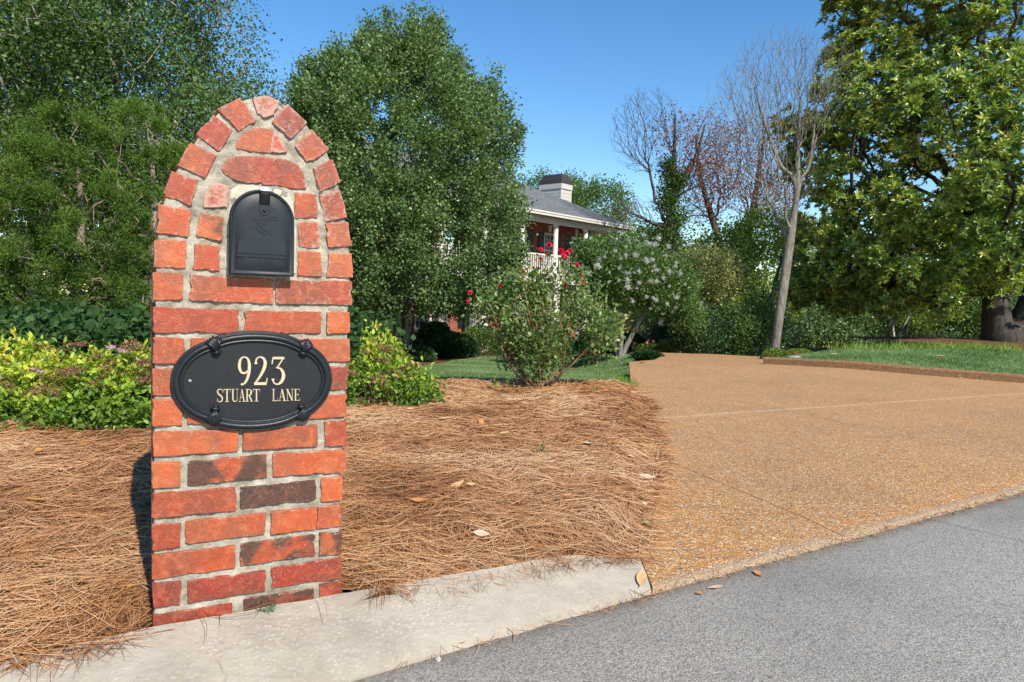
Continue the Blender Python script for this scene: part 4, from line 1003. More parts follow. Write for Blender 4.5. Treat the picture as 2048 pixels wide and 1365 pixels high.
def window(s0, s1, z0, z1, y=WY, shutters=True, keystone=True):
    fr = MB(); t = 0.06
    fr.box(s0, s0+t, y-0.03, y+0.12, z0, z1); fr.box(s1-t, s1, y-0.03, y+0.12, z0, z1); fr.box(s0+t, s1-t, y-0.03, y+0.12, z1-t, z1); fr.box(s0+t, s1-t, y-0.03, y+0.12, z0, z0+t)
    w = fr.build('window', WHITE, house)
    MB().box(s0+t, s1-t, y+0.07, y+0.08, z0+t, z1-t).build('pane', GLASS, w)
    MB().box(s0+t, s1-t, y+0.045, y+0.066, (z0+z1)/2-0.025, (z0+z1)/2+0.025).build('meeting_rail', WHITE, w)
    g = MB()
    for i in (1, 2): x = s0+t+(s1-s0-2*t)*i/3; g.box(x-0.011, x+0.011, y+0.05, y+0.064, z0+t, z1-t)
    for i in (1, 2, 4, 5): z = z0+t+(z1-z0-2*t)*i/6; g.box(s0+t, s1-t, y+0.052, y+0.062, z-0.011, z+0.011)
    g.build('muntins', WHITE, w)
    MB().box(s0-0.06, s1+0.06, y-0.10, y-0.002, z0-0.10, z0-0.002).build('sill', WHITE, w)
    cb = MB()
    for i in range(6): x = s0+t+(s1-s0-2*t)*(i+.1)/6; cb.box(x, x+(s1-s0)*0.10, y+0.12+0.01*(i % 2), y+0.13+0.01*(i % 2), z0+t, z1-t)
    cb.build('curtain', CURT, w)
    if keystone:
        c = (s0+s1)/2; MB().add([(c-.07, y-.04, z1+.05), (c+.07, y-.04, z1+.05), (c+.12, y-.04, z1+.38), (c-.12, y-.04, z1+.38), (c-.07, y-.003, z1+.05), (c+.07, y-.003, z1+.05), (c+.12, y-.003, z1+.38), (c-.12, y-.003, z1+.38)],
             [(0,1,2,3), (1,5,6,2), (3,2,6,7), (4,0,3,7), (0,4,5,1), (5,4,7,6)]).build('keystone', WHITE, house)
    if shutters:
        for sd in (s0-0.42, s1+0.02):
            sh = MB().box(sd, sd+0.40, y-0.05, y-0.003, z0, z1); k = 14
            for i in range(k): z = z0+0.05+(z1-z0-0.1)*i/k; sh.box(sd+0.05, sd+0.35, y-0.062, y-0.0505, z, z+(z1-z0)/k*0.6)
            sh.build('shutter', SHUT, house)
for i, s in enumerate(ups[:4]): window(s, s+wu, uz[0], uz[1], keystone=True)
for s in lowx[:1] + lowx[3:]: window(s, s+wu, lwz[0], lwz[1], keystone=False)
# porch floor, beam, columns
hbox('balcony_floor', WHITE, WX0+2, 2.5, -0.22, WY, FLZ-0.34, FLZ)
hbox('porch_beam', WHITE, WX0+2, 2.45, -0.17, 0.17, EZ-0.34, EZ-0.05)
hbox('porch_beam', WHITE, 2.11, 2.45, 0.17, 9, EZ-0.34, EZ-0.05)
hbox('soffit', SIDING, WX0-0.5, 3.05, -0.45, WY+9.2, EZ-0.045, EZ-0.02)
cols = [2.26 - 2.26*k for k in range(0, 7)]
for i, s in enumerate(cols):
    c = MB().cyl((s, 0), 0.125, 0.105, FLZ+0.09, EZ-0.43, 14).cyl((s, 0), 0.15, 0.15, EZ-0.43, EZ-0.341, 14).box(s-.17, s+.17, -.17, .17, FLZ+0.001, FLZ+.09).build('column', WHITE, house)
    MB().box(s-.2, s+.2, -.2, .2, GB, FLZ-0.341).build('lower_column' if i else 'brick_pier', WHITE if i else HB, house)
MB().box(hit(1255, 650, -0.1)[0], hit(1266, 650, -0.1)[0], -0.1, 0.6, GB, FLZ-0.4).build('brick_pier', HB, house)
# railing with separate balusters
bmesh_ = MB().box(-0.02, 0.02, -0.02, 0.02, FLZ+0.12, FLZ+0.86); bme = polymesh('baluster', bmesh_.v, bmesh_.f); bme.materials.append(WHITE)
for i in range(len(cols)-1):
    a, b = cols[i+1]+0.12, cols[i]-0.12
    hbox('railing', WHITE, a, b, -0.035, 0.035, FLZ+0.861, FLZ+0.93); hbox('railing', WHITE, a, b, -0.03, 0.03, FLZ+0.07, FLZ+0.119)
    n = 14
    for j in range(n):
        o = link('baluster', bme, None, house); o.location = (a + (b-a)*(j+0.5)/n, 0, 0)
# roof (hip) with gutter
pt = 0.477; x1 = 3.1; y0 = -0.5; dep = 10.6; RX0 = WX0-0.6; ap = dep/2; rz = EZ+0.06+ap*pt
V = [(RX0,y0,EZ+.06),(x1,y0,EZ+.06),(x1,y0+dep,EZ+.06),(RX0,y0+dep,EZ+.06),(RX0+ap,y0+ap,rz),(x1-ap,y0+ap,rz)]
V += [(v[0], v[1], v[2]-0.05) for v in V[:4]]
roof = link('roof', polymesh('roof', V, [(0,1,5,4),(1,2,5),(2,3,4,5),(3,0,4),(6,7,1,0),(7,8,2,1),(8,9,3,2),(9,6,0,3),(9,8,7,6)]), SHG, house)
def gutter(p, q, nrm):
    p, q, nrm = Vector(p), Vector(q), Vector(nrm); sec = [(0.0, -0.13), (0.07, -0.13), (0.085, -0.05), (0.115, -0.03), (0.12, 0.03), (0.0, 0.03)]; V = []
    for e in (p, q):
        for o, z in sec: V.append(e + nrm*o + Vector((0, 0, z)))
    n = len(sec); return polymesh('gutter', V, [(i, (i+1)%n, n+(i+1)%n, n+i) for i in range(n)] + [tuple(range(n))[::-1], tuple(range(n, 2*n))])
link('gutter', gutter((RX0, y0-.004, EZ), (x1+.12, y0-.004, EZ), (0, -1, 0)), WHITE, roof)
link('gutter', gutter((x1+.004, y0-.12, EZ), (x1+.004, y0+dep, EZ), (1, 0, 0)), WHITE, roof)
# chimney with lap siding
ct = aty(1110, 366, 36)[2]; c1 = aty(1110, 348, 36)[2]
CX0, CX1, CY0, CY1 = 2.35, 3.2, 3.35, 4.75
chm = MB().box(CX0, CX1, CY0, CY1, EZ-3.5, ct-0.28).build('chimney', SIDING, house)
zz = ct-0.34; 
while zz > EZ+0.2:
    MB().box(CX0-0.022, CX1+0.012, CY0-0.015, CY1+0.01, zz-0.155, zz-0.012).build('siding_board', SIDING, chm); zz -= 0.17
for (a, b) in ((CX0-.03, CY0-.03), (CX1-.06, CY0-.03), (CX0-.03, CY1-.06)): MB().box(a, a+.09, b, b+.09, EZ+0.1, ct-0.281).build('corner_board', SIDING, chm)
MB().box(CX0-.06, CX1+.06, CY0-.06, CY1+.06, ct-0.28, ct-0.02).build('band', SIDING, chm)
V = []; 
for sc_, z in ((0.03, ct-0.019), (0.03, ct+0.15), (-0.12, c1+0.05)): V += [(CX0-sc_, CY0-sc_, z), (CX1+sc_, CY0-sc_, z), (CX1+sc_, CY1+sc_, z), (CX0-sc_, CY1+sc_, z)]
link('chimney_cap', polymesh('chimney_cap', V, [(i, (i+1)%4, 4+(i+1)%4, 4+i) for i in range(4)] + [(4+i, 4+(i+1)%4, 8+(i+1)%4, 8+i) for i in range(4)] + [(8, 9, 10, 11), (3,2,1,0)]), CAPM, chm)
# front wing seen low through the pear tree: brick terrace wall
tw0 = aty(640, 700, 23.6); tw1 = aty(826, 700, 25.6)
d = (tw1-tw0)[:2]; Lw = float(np.linalg.norm(d)); tw = empty('terrace_wall', (tw0[0], tw0[1], -2), math.atan2(d[1], d[0]), 'low red brick terrace wall shaded under the round pear tree', 'wall')
MB().box(0, Lw, 0, 0.3, 0, 2.55).build('brickwork', HB, tw); MB().box(-.03, Lw+.03, -.05, .35, 2.551, 2.63).build('coping', WHITE, tw)
# far white gabled house
fh = aty(1500, 600, 62); fhh = empty('far_house', (fh[0], fh[1], -3), 0.5, 'distant grey roofed house with white gable seen between the tree trunks', 'house')
fz = fh[2]+3
MB().box(-7, 2.0, 0, 6, 0, fz-0.6).build('wall', SIDING, fhh)
link('roof', polymesh('roof', [(-7.3,-.4,fz-.7),(2.2,-.4,fz-.7),(2.2,6.4,fz-.7),(-7.3,6.4,fz-.7),(-7.3,3,fz+1.3),(2.2,3,fz+1.3)], [(0,1,5,4),(2,3,4,5),(3,0,4),(1,2,5)]), SHG, fhh)
link('gable', polymesh('gable', [(-.6,-.45,fz-.6),(1.2,-.45,fz-.6),(.3,-.45,fz+.75),(-.6,2,fz-.6),(1.2,2,fz-.6),(.3,2,fz+.75)], [(0,1,2),(1,4,5,2),(3,0,2,5)]), WHITE, fhh)

# ------------------------------------------------------------------ vegetation machinery
def prim(trunks, tips, bf=0.45, zmin=None):
    """minimum spanning tree with a path length penalty, grown from given trunk polylines"""
    P = []; par = []; pl = []
    for tr in trunks:
        for i, p in enumerate(tr):
            if i == 0 and P and np.linalg.norm(np.array(p)-P[0]) < 1e-6: last = 0; continue
            pr = -1 if (i == 0) else last
            if i == 0 and P: pr = 0
            P.append(np.array(p, float)); par.append(pr); pl.append(0 if pr < 0 else pl[pr] + np.linalg.norm(P[-1]-P[pr])); last = len(P)-1
    nt_ = len(P); n = len(tips); T = np.asarray(tips, float)
    best = np.full(n, 1e9); bp = np.zeros(n, int); alive = np.ones(n, bool)
    def upd(i):
        if i < nt_ and zmin is not None and P[i][2] < zmin: return
        dd = np.linalg.norm(T - P[i], axis=1) + bf*pl[i]; m = (dd < best) & alive; best[m] = dd[m]; bp[m] = i
    for i in range(nt_): upd(i)
    tipid = np.zeros(n, int)
    for _ in range(n):
        j = int(np.argmin(np.where(alive, best, 1e9))); alive[j] = False
        pr = int(bp[j]); P.append(T[j]); par.append(pr); pl.append(pl[pr] + np.linalg.norm(T[j]-P[pr])); tipid[j] = len(P)-1; upd(len(P)-1)
    return np.array(P), np.array(par), nt_, tipid
def tubes(p0, p1, r0, r1, k):
    d = p1-p0; L = np.linalg.norm(d, axis=1, keepdims=True)+1e-9; d = d/L
    a = np.cross(d, np.array([0.31, 0.17, 0.93])); a /= np.linalg.norm(a, axis=1, keepdims=True)+1e-9; b = np.cross(d, a)
    t = 2*PI*np.arange(k)/k; c = np.cos(t)[None, :, None]; s = np.sin(t)[None, :, None]; ring = a[:, None]*c + b[:, None]*s
    V = np.concatenate([p0[:, None] + ring*r0[:, None, None], p1[:, None] + ring*r1[:, None, None]], 1)
    i = np.arange(k); q = np.stack([i, (i+1)%k, k+(i+1)%k, k+i], 1)
    return V.reshape(-1, 3), ((np.arange(len(p0))*2*k)[:, None, None] + q[None]).reshape(-1, 4)
def skeleton(P, par, nt_, r_tip, r_base, e=2.3, wob=0.12, seed=1, trunk_r=None, sub=3, rmax=0.09):
    n = len(P); acc = np.zeros(n); ch = np.zeros(n, int)  # pipe model: a branch is as thick as the twigs it feeds
    for i in range(n):
        if par[i] >= 0: ch[par[i]] += 1
    acc[ch == 0] = 1.0
    for i in range(n-1, 0, -1):
        if par[i] >= 0: acc[par[i]] += acc[i]
    R = r_tip*np.maximum(acc, 1)**(1/e)
    if trunk_r is not None: R[:len(trunk_r)] = trunk_r
    else:
        dz = P[:nt_, 2]/max(P[:nt_, 2].max(), 1e-6); R[:nt_] = r_base*(1-0.72*dz)
    R[nt_:] = np.minimum(R[nt_:], rmax)
    r = np.random.default_rng(seed)
    c = np.where(par >= 0)[0]; A = P[par[c]]; B = P[c]; Rb = R[c]; Ra = np.minimum(R[par[c]], Rb*1.35)
    kp = c >= nt_; c = c[kp]; A = A[kp]; B = B[kp]; Ra = Ra[kp]; Rb = Rb[kp]; tr = np.zeros(len(c), bool)
    L = np.linalg.norm(B-A, axis=1); off1 = r.normal(0, 1, A.shape)*(L*wob)[:, None]; off2 = r.normal(0, 1, A.shape)*(L*wob)[:, None]; off1[tr] *= 0.25; off2[tr] *= 0.25
    M1 = A*(2/3)+B/3+off1; M2 = A/3+B*(2/3)+off2
    p0 = np.concatenate([A, M1, M2]); p1 = np.concatenate([M1, M2, B]); q0 = np.concatenate([Ra, Ra*2/3+Rb/3, Ra/3+Rb*2/3]); q1 = np.concatenate([Ra*2/3+Rb/3, Ra/3+Rb*2/3, Rb])
    big = q0 > 0.03; Vs = []; Fs = []; o = 0
    for m, k in ((big, 8), (~big, 3)):
        if m.sum() == 0: continue
        V, Fc = tubes(p0[m], p1[m], q0[m], q1[m], k); Vs.append(V); Fs.append(Fc+o); o += len(V)
    # trunks as smooth lofts
    i = 0; par_ = list(par[:nt_]); done = set(); 
    chains = []
    for j in range(nt_-1, -1, -1):
        if j in done: continue
        ch_ = [j]; done.add(j); q = par_[j]
        while q >= 0:
            ch_.append(q)
            if q in done: break
            done.add(q); q = par_[q]
        if len(ch_) > 1: chains.append(ch_[::-1])
    for ch_ in chains:
        pts, _ = smooth_path([P[q] for q in ch_], 6); rr = np.interp(np.linspace(0, len(ch_)-1, len(pts)), np.arange(len(ch_)), [min(R[q], R[ch_[1]]*1.7) if ii == 0 else R[q] for ii, q in enumerate(ch_)])
        m = len(pts); k = 12; pts = np.array(pts); d = np.gradient(pts, axis=0); d /= np.linalg.norm(d, axis=1, keepdims=True)+1e-9
        a = np.cross(d, np.array([0.11, 1.0, 0.07])); a /= np.linalg.norm(a, axis=1, keepdims=True)+1e-9; b_ = np.cross(d, a)
        t = 2*PI*np.arange(k)/k; lump = 1 + 0.10*(vn(np.arange(m)[:, None]*0.35 + ch_[0], t[None]*1.3, 3)-0.5)*2
        ring = a[:, None]*np.cos(t)[None, :, None] + b_[:, None]*np.sin(t)[None, :, None]
        V = pts[:, None] + ring*(rr[:, None]*lump)[..., None]; ii = np.arange(k); q4 = np.stack([ii, (ii+1) % k, k+(ii+1) % k, k+ii], 1)
        Vs.append(V.reshape(-1, 3)); Fs.append(((np.arange(m-1)*k)[:, None, None] + q4[None]).reshape(-1, 4) + o); o += m*k
    return np.concatenate(Vs), np.concatenate(Fs)
def foliage(tips, per, sig, size, ratio, r, out_c=None, outw=0.5, up=0.3, upw=0.8, fold=.3, droop=.1, tintspread=0.3, detail=False, flat=1.0, tmin=0, tvar=0.22, azc=None):
    n = len(tips); k = np.maximum(1, r.poisson(per, n)); P = np.repeat(tips, k, 0); ct = np.repeat(r.random(n)*tintspread, k)
    off = r.normal(0, 1, P.shape)*sig; off[:, 2] *= flat; P = P + off; m = len(P)
    A = r.normal(0, 1, (m, 3)); 
    if out_c is not None:
        o = P - np.asarray(out_c); o /= np.linalg.norm(o, axis=1, keepdims=True)+1e-9; A += o*outw*2
    A += off/(np.linalg.norm(off, axis=1, keepdims=True)+1e-9)*0.6; A[:, 2] += up
    V, Fc, q = leaves_np(P, A, size*r.uniform(0.6, 1.2, m), ratio, r, fold, droop, None, upw, detail)
    tint = np.clip(tmin + ct + r.random(m)*(1-tintspread)*1.0, 0, 1); return V, Fc, np.repeat(tint, q)
def ell(n, c, rad, r, shell=0.5, zlow=-1e9):
    out = np.zeros((0, 3))
    while len(out) < n:
        d = r.normal(0, 1, (n*2, 3)); d /= np.linalg.norm(d, axis=1, keepdims=True); u = r.uniform(shell**3, 1, n*2)**(1/3)
        p = d*u[:, None]*np.array(rad) + np.array(c); out = np.concatenate([out, p[p[:, 2] > zlow]])
    return out[:n]
def profile(n, cx, cy, prof, r, shell=0.4, lob=0.18, seed=1, ysq=1.0):
    """points in a crown of revolution with an uneven outline; prof = [(z, radius)]"""
    zs = np.array([p[0] for p in prof]); rs = np.array([p[1] for p in prof]); out = []
    cnt = 0
    while cnt < n:
        z = r.uniform(zs[0], zs[-1], n*2); R = np.interp(z, zs, rs); keep = r.random(n*2) < (R/rs.max())**1.3+0.02; z = z[keep]; R = R[keep]
        a = r.uniform(0, 2*PI, len(z)); R = R*(1 + lob*(2*vn(a*2.2+seed, z*0.9, seed)-1) + lob*0.6*(2*vn(a*5+seed, z*2.3, seed+3)-1))
        u = np.sqrt(r.uniform(shell**2, 1, len(z))); p = np.c_[cx+np.cos(a)*R*u, cy+np.sin(a)*R*u*ysq, z]; out.append(p); cnt += len(p)
    return np.concatenate(out)[:n]
def clump(T, K, r, f=0.6, fz=None):
    """draw twig tips together into sprays so that gaps open between them"""
    c = T[r.choice(len(T), min(K, len(T)), False)]; best = np.full(len(T), 1e9); idx = np.zeros(len(T), int)
    for j in range(len(c)):
        d = ((T-c[j])**2).sum(1); m = d < best; best[m] = d[m]; idx[m] = j
    return c[idx] + (T-c[idx])*np.array([f, f, fz or f])
def culled(T, frac, r, cy):
    """thin out the side that faces away"""
    k = (T[:, 1] < cy) | (r.random(len(T)) < frac); return T[k]

BARK_GREY = bark_mat('grey_bark', (0.10, 0.09, 0.075), (0.30, 0.27, 0.23), 5); BARK_DARK = bark_mat('dark_bark', (0.04, 0.034, 0.028), (0.14, 0.12, 0.10), 5)
BARK_PALE = bark_mat('pale_bark', (0.10, 0.088, 0.072), (0.27, 0.245, 0.205), 6, (0.19, 0.20, 0.15)); BARK_LIGHT = bark_mat('light_limb_bark', (0.24, 0.21, 0.17), (0.46, 0.42, 0.36), 6); BARK_BROWN = bark_mat('brown_cane', (0.12, 0.07, 0.045), (0.30, 0.19, 0.12), 12)
L_PEAR = leaf_mat('pear_leaf', [(0, (0.050, 0.098, 0.034)), (0.5, (0.115, 0.190, 0.062)), (0.9, (0.200, 0.300, 0.095)), (1, (0.30, 0.31, 0.12))], 0.42, 0.34, 0.6)
L_MAG = leaf_mat('magnolia_leaf', [(0, (0.060, 0.12, 0.028)), (0.3, (0.14, 0.24, 0.045)), (0.6, (0.29, 0.39, 0.068)), (1, (0.60, 0.50, 0.10))], 0.33, 0.26, 0.6, (0.22, 0.18, 0.05))
L_CEDAR = leaf_mat('cedar_spray', [(0, (0.028, 0.060, 0.012)), (0.45, (0.078, 0.145, 0.024)), (0.8, (0.155, 0.25, 0.038)), (1, (0.27, 0.34, 0.07))], 0.7, 0.25, 0.15)
L_DECID = leaf_mat('woodland_leaf', [(0, (0.042, 0.085, 0.024)), (0.5, (0.098, 0.175, 0.044)), (0.9, (0.18, 0.28, 0.070)), (1, (0.32, 0.26, 0.08))], 0.5, 0.32, 0.4)
L_OLIVE = leaf_mat('yellow_green_leaf', [(0, (0.07, 0.12, 0.02)), (0.5, (0.16, 0.24, 0.04)), (0.9, (0.27, 0.35, 0.07)), (1, (0.40, 0.33, 0.08))], 0.5, 0.35, 0.3)
L_DARK = leaf_mat('dark_shrub_leaf', [(0, (0.020, 0.052, 0.018)), (0.6, (0.045, 0.105, 0.034)), (1, (0.09, 0.18, 0.05))], 0.4, 0.22, 0.5)
L_GOLD = leaf_mat('golden_leaf', [(0, (0.16, 0.19, 0.06)), (0.5, (0.32, 0.33, 0.12)), (1, (0.48, 0.46, 0.22))], 0.6, 0.3, 0.3)
L_SAGE = leaf_mat('sage_leaf', [(0, (0.08, 0.145, 0.065)), (0.6, (0.18, 0.28, 0.13)), (1, (0.30, 0.40, 0.21))], 0.5, 0.3, 0.4)
L_RUST = leaf_mat('rusty_leaf', [(0, (0.14, 0.04, 0.025)), (0.6, (0.30, 0.10, 0.055)), (1, (0.45, 0.20, 0.10))], 0.7, 0.25, 0.2)
L_IVY = leaf_mat('ivy_leaf', [(0, (0.025, 0.06, 0.012)), (0.6, (0.07, 0.14, 0.025)), (1, (0.16, 0.23, 0.04))], 0.4, 0.2, 0.5)

def tree(name, label, cat, base, trunks, tips, leaf, bark, r_tip=0.008, r_base=0.2, per=40, sig=0.22, size=0.07, ratio=0.35, bf=0.4, zmin=None, group=None, seed=1, trunk_r=None, wob=0.1, crown_name='crown', extra_tips=None, leafy=None, rmax=0.09, **kw):
    r = np.random.default_rng(seed); b = np.array(base, float)
    root = empty(name, b, 0, label, cat, group)
    P, par, nt_, tid = prim([[np.array(p, float) for p in t] for t in trunks], tips, bf, zmin)
    V, Fc = skeleton(P, par, nt_, r_tip, r_base, wob=wob, seed=seed, trunk_r=trunk_r, rmax=rmax)
    link('trunk', npmesh('trunk', V, Fc, smooth=True), bark, root)
    if leaf is not None and per > 0:
        T = tips if leafy is None else tips[leafy(tips)]
        if extra_tips is not None: T = np.concatenate([T, extra_tips])
        c = np.mean(T, axis=0); c[2] -= 0.5
        V, Fc, ti = foliage(T, per, sig, size, ratio, r, c, **kw)
        link(crown_name, npmesh(crown_name, V, Fc, ti), leaf, root)
    return root
NTREE = 0

# ------------------------------------------------------------------ round pear tree in front of the house
R = np.random.default_rng(101)
pb = np.array([aty(800, 702, 20)[0], 20.0, 0.0]); pb[2] = float(gz(pb[0], pb[1])) - 0.05
def ztop(x, y, Y): return aty(x, y, Y)[2]
zt = ztop(800, 45, 20) - pb[2]; zb = ztop(800, 640, 20) - pb[2]
prof_ = [(zb+0.15, 1.7), (zb+0.7, 3.0), (zb+1.9, 3.65), (zb+3.8, 3.75), (zb+5.6, 3.35), (zb+6.8, 2.55), (zb+7.5, 1.5), (zb+7.9, .6)]
T = profile(4300, 0, 0, prof_, R, 0.40, 0.13, 3); T[:, 0] -= .35*sm(zb+4.5, zb+7.5, T[:, 2]); T = clump(T, 420, R, .66, .8); T = T[((T[:, 0]+pb[0])/(T[:, 1]+pb[1])*FPX + 1024) < 1036]
g_ = vn(np.arctan2(T[:, 1], T[:, 0])*4.5+20, T[:, 2]*.55, 61)*.6 + vn(T[:, 0]*1.4, T[:, 2]*1.4+T[:, 1], 62)*.4; T = T[(g_ > 0.33) | (R.random(len(T)) < .35)]
T = culled(T, 0.45, R, 0.5)
shoots = []
for k in range(70):      # upright wands that break the outline
    a = R.uniform(0, 2*PI); rr = R.uniform(0.2, 1.0)*3.2; z0 = np.interp(rr, [0, 0.8, 1.8, 2.7, 3.4], [zb+7.6, zb+7.4, zb+6.9, zb+5.9, zb+4.6])
    if rr > 2.6 and R.random() < .4: continue
    p = np.array([rr*math.cos(a), rr*math.sin(a), z0]); ln = R.uniform(0.4, 1.15)
    for t in np.linspace(0, 1, 8): shoots.append(p + np.array([0.1*t*math.cos(a), 0.1*t*math.sin(a), ln*t]))
trs = []
for k in range(6):
    a = k*1.05+0.4; q = 0.32; trs.append([(0, 0, 0), (q*.6*math.cos(a), q*.6*math.sin(a), 0.5), (q*1.1*math.cos(a), q*1.1*math.sin(a), 1.8), (q*2.4*math.cos(a), q*2.4*math.sin(a), 3.6), (q*4.2*math.cos(a), q*4.2*math.sin(a), 6.0)])
tree('pear_tree', 'large round dense green tree with several slim trunks in front of the house', 'tree', pb, trs, T[:1500], L_PEAR, BARK_GREY, 0.006, 0.10, 58, 0.13, 0.085, 0.40, 0.35, 0.9, seed=5, extra_tips=np.concatenate([T[1500:], np.repeat(np.array(shoots), 1, 0)]), up=0.2, upw=0.5, fold=.5, droop=.15, trunk_r=[0.16] + [0.085, 0.075, 0.06, 0.04]*6)

# ------------------------------------------------------------------ magnolia
R = np.random.default_rng(102)
MY = 17.5; MS = MY/16; mg = np.array([aty(2012, 692, MY)[0], MY, 0.14])
H_ = lambda x, y, Y=MY: (aty(x, y, Y) - mg)/MS
T1 = ell(3600, (0.6, 0, 6.2), (4.6, 4.6, 4.6), R, 0.55, 1.3)
T2 = ell(2000, (-2.85, -1.0, 4.0), (2.9, 3.4, 2.6), R, 0.5, 1.25)
T10 = np.concatenate([ell(330, H_(1760, 590), (2.0, 1.8, .5), R, .1), ell(260, H_(1900, 560), (1.6, 2.0, .5), R, .1)])
T3 = ell(620, (-3.4, -0.6, 1.9), (2.2, 2.4, 1.1), R, 0.35, .75)
T4 = ell(850, (2.5, -1.5, 3.4), (3.2, 3.4, 2.3), R, 0.5, 1.2)
T5 = ell(700, (-1.7, 0, 8.8), (2.6, 2.4, 1.9), R, 0.4)
T6 = ell(70, H_(1610, 262) + np.array([0, -.5, 0]), (0.95, 0.8, 0.40), R, 0.1)
T7 = ell(150, H_(1705, 110), (1.0, 1.0, 0.6), R, 0.1)
T8 = ell(110, H_(1710, 12), (0.9, 0.9, 0.4), R, 0.1)
T9 = ell(190, H_(1632, 565), (0.9, 1.2, 0.6), R, 0.1)
T = np.concatenate([T1, T2, T3, T4, T5, T6, T7, T8, T9, T10])*MS
g_ = vn(T[:, 0]*1.1+9, T[:, 2]*1.1+T[:, 1]*.8, 77); T = T[(g_ > 0.22) | (R.random(len(T)) < 0.2)]
T = clump(T, 480, R, .62, .5)
px = (T[:, 0]+mg[0])/(T[:, 1]+mg[1])*FPX; T = T[(px < 1180)]
k_ = (T[:, 1] < 2.0) | (R.random(len(T)) < 0.6); T = T[k_]
P, par, nt_, tid = prim([[np.array(p, float) for p in t] for t in (
    [(0, 0, -.1), (-0.22, 0, 0.35), (-0.42, 0, 1.2), (-0.66, 0.1, 2.1), (-0.9, 0.3, 3.6), (-1.0, .4, 5.5)], [(0, 0, 0), (0.45, 0, 0.35), (0.75, 0, 1.3), (1.0, 0.1, 2.4), (0.9, 0.3, 4.4), (0.7, .4, 7.0)],
    [(0, 0, 0), (0.2, 0.3, 0.5), (0.2, 1.0, 2.4), (0, 1.4, 4.4)])], T, 0.35, 1.2)
root = empty('magnolia_tree', mg, 0, 'huge spreading magnolia with glossy leaves and forked trunk on the right lawn', 'tree')
V, Fc = skeleton(P, par, nt_, 0.008, 0.5, wob=0.1, seed=4, trunk_r=[0.55, 0.36, 0.27, 0.24, 0.17, 0.10, 0.60, 0.46, 0.36, 0.24, 0.12, .3, .2, .12], rmax=.11)
link('trunk', npmesh('trunk', V, Fc, smooth=True), bark_mat('magnolia_bark', (0.03, 0.026, 0.022), (0.095, 0.082, 0.066), 5), root)
def rosettes(T, r, n_leaf, size, ratio, cen, upb=0.55, gold=0.25):
    Ps = []; As = []; Ss = []; Ti = []
    out = T - cen; out /= np.linalg.norm(out, axis=1, keepdims=True)+1e-9
    ax = out*0.8 + r.normal(0, 0.35, T.shape); ax[:, 2] += upb; ax /= np.linalg.norm(ax, axis=1, keepdims=True)
    a = np.cross(ax, [0.3, 0.2, 1.0]); a /= np.linalg.norm(a, axis=1, keepdims=True); b = np.cross(ax, a); n = len(T); young = r.random(n)
    for k in range(n_leaf):
        th = 2.4*k + r.uniform(0, 0.6, n); el = np.interp(k, [0, n_leaf-1], [0.15, 1.15]) + r.normal(0, .15, n)
        A = (a*np.cos(th)[:, None] + b*np.sin(th)[:, None])*np.cos(el)[:, None] + ax*np.sin(el)[:, None]
        Ps.append(T - ax*(size*0.25*(1-k/n_leaf)) + r.normal(0, 0.012, T.shape)); As.append(A); Ss.append(size*r.uniform(0.75, 1.15, n)*(1-0.35*(k/n_leaf)**2)); Ti.append(np.clip(0.12+0.36*young**1.5+0.25*r.random(n)+0.38*(k/n_leaf)**2*(young > gold), 0, 1))
    P = np.concatenate(Ps); A = np.concatenate(As); S = np.concatenate(Ss); Ti = np.concatenate(Ti)
    V, Fc, q = leaves_np(P, A, S, ratio, r, 0.35, 0.18, np.repeat(ax[None], n_leaf, 0).reshape(-1, 3)*2.5, 0.0, True)
    return V, Fc, np.repeat(Ti, q)
TT = np.concatenate([T, T + R.normal(0, 0.15, T.shape)])
V, Fc, ti = rosettes(TT, R, 11, 0.165, 0.22, np.array([-0.3, 0.5, 4.0]))
link('crown', npmesh('crown', V, Fc, ti), L_MAG, root)

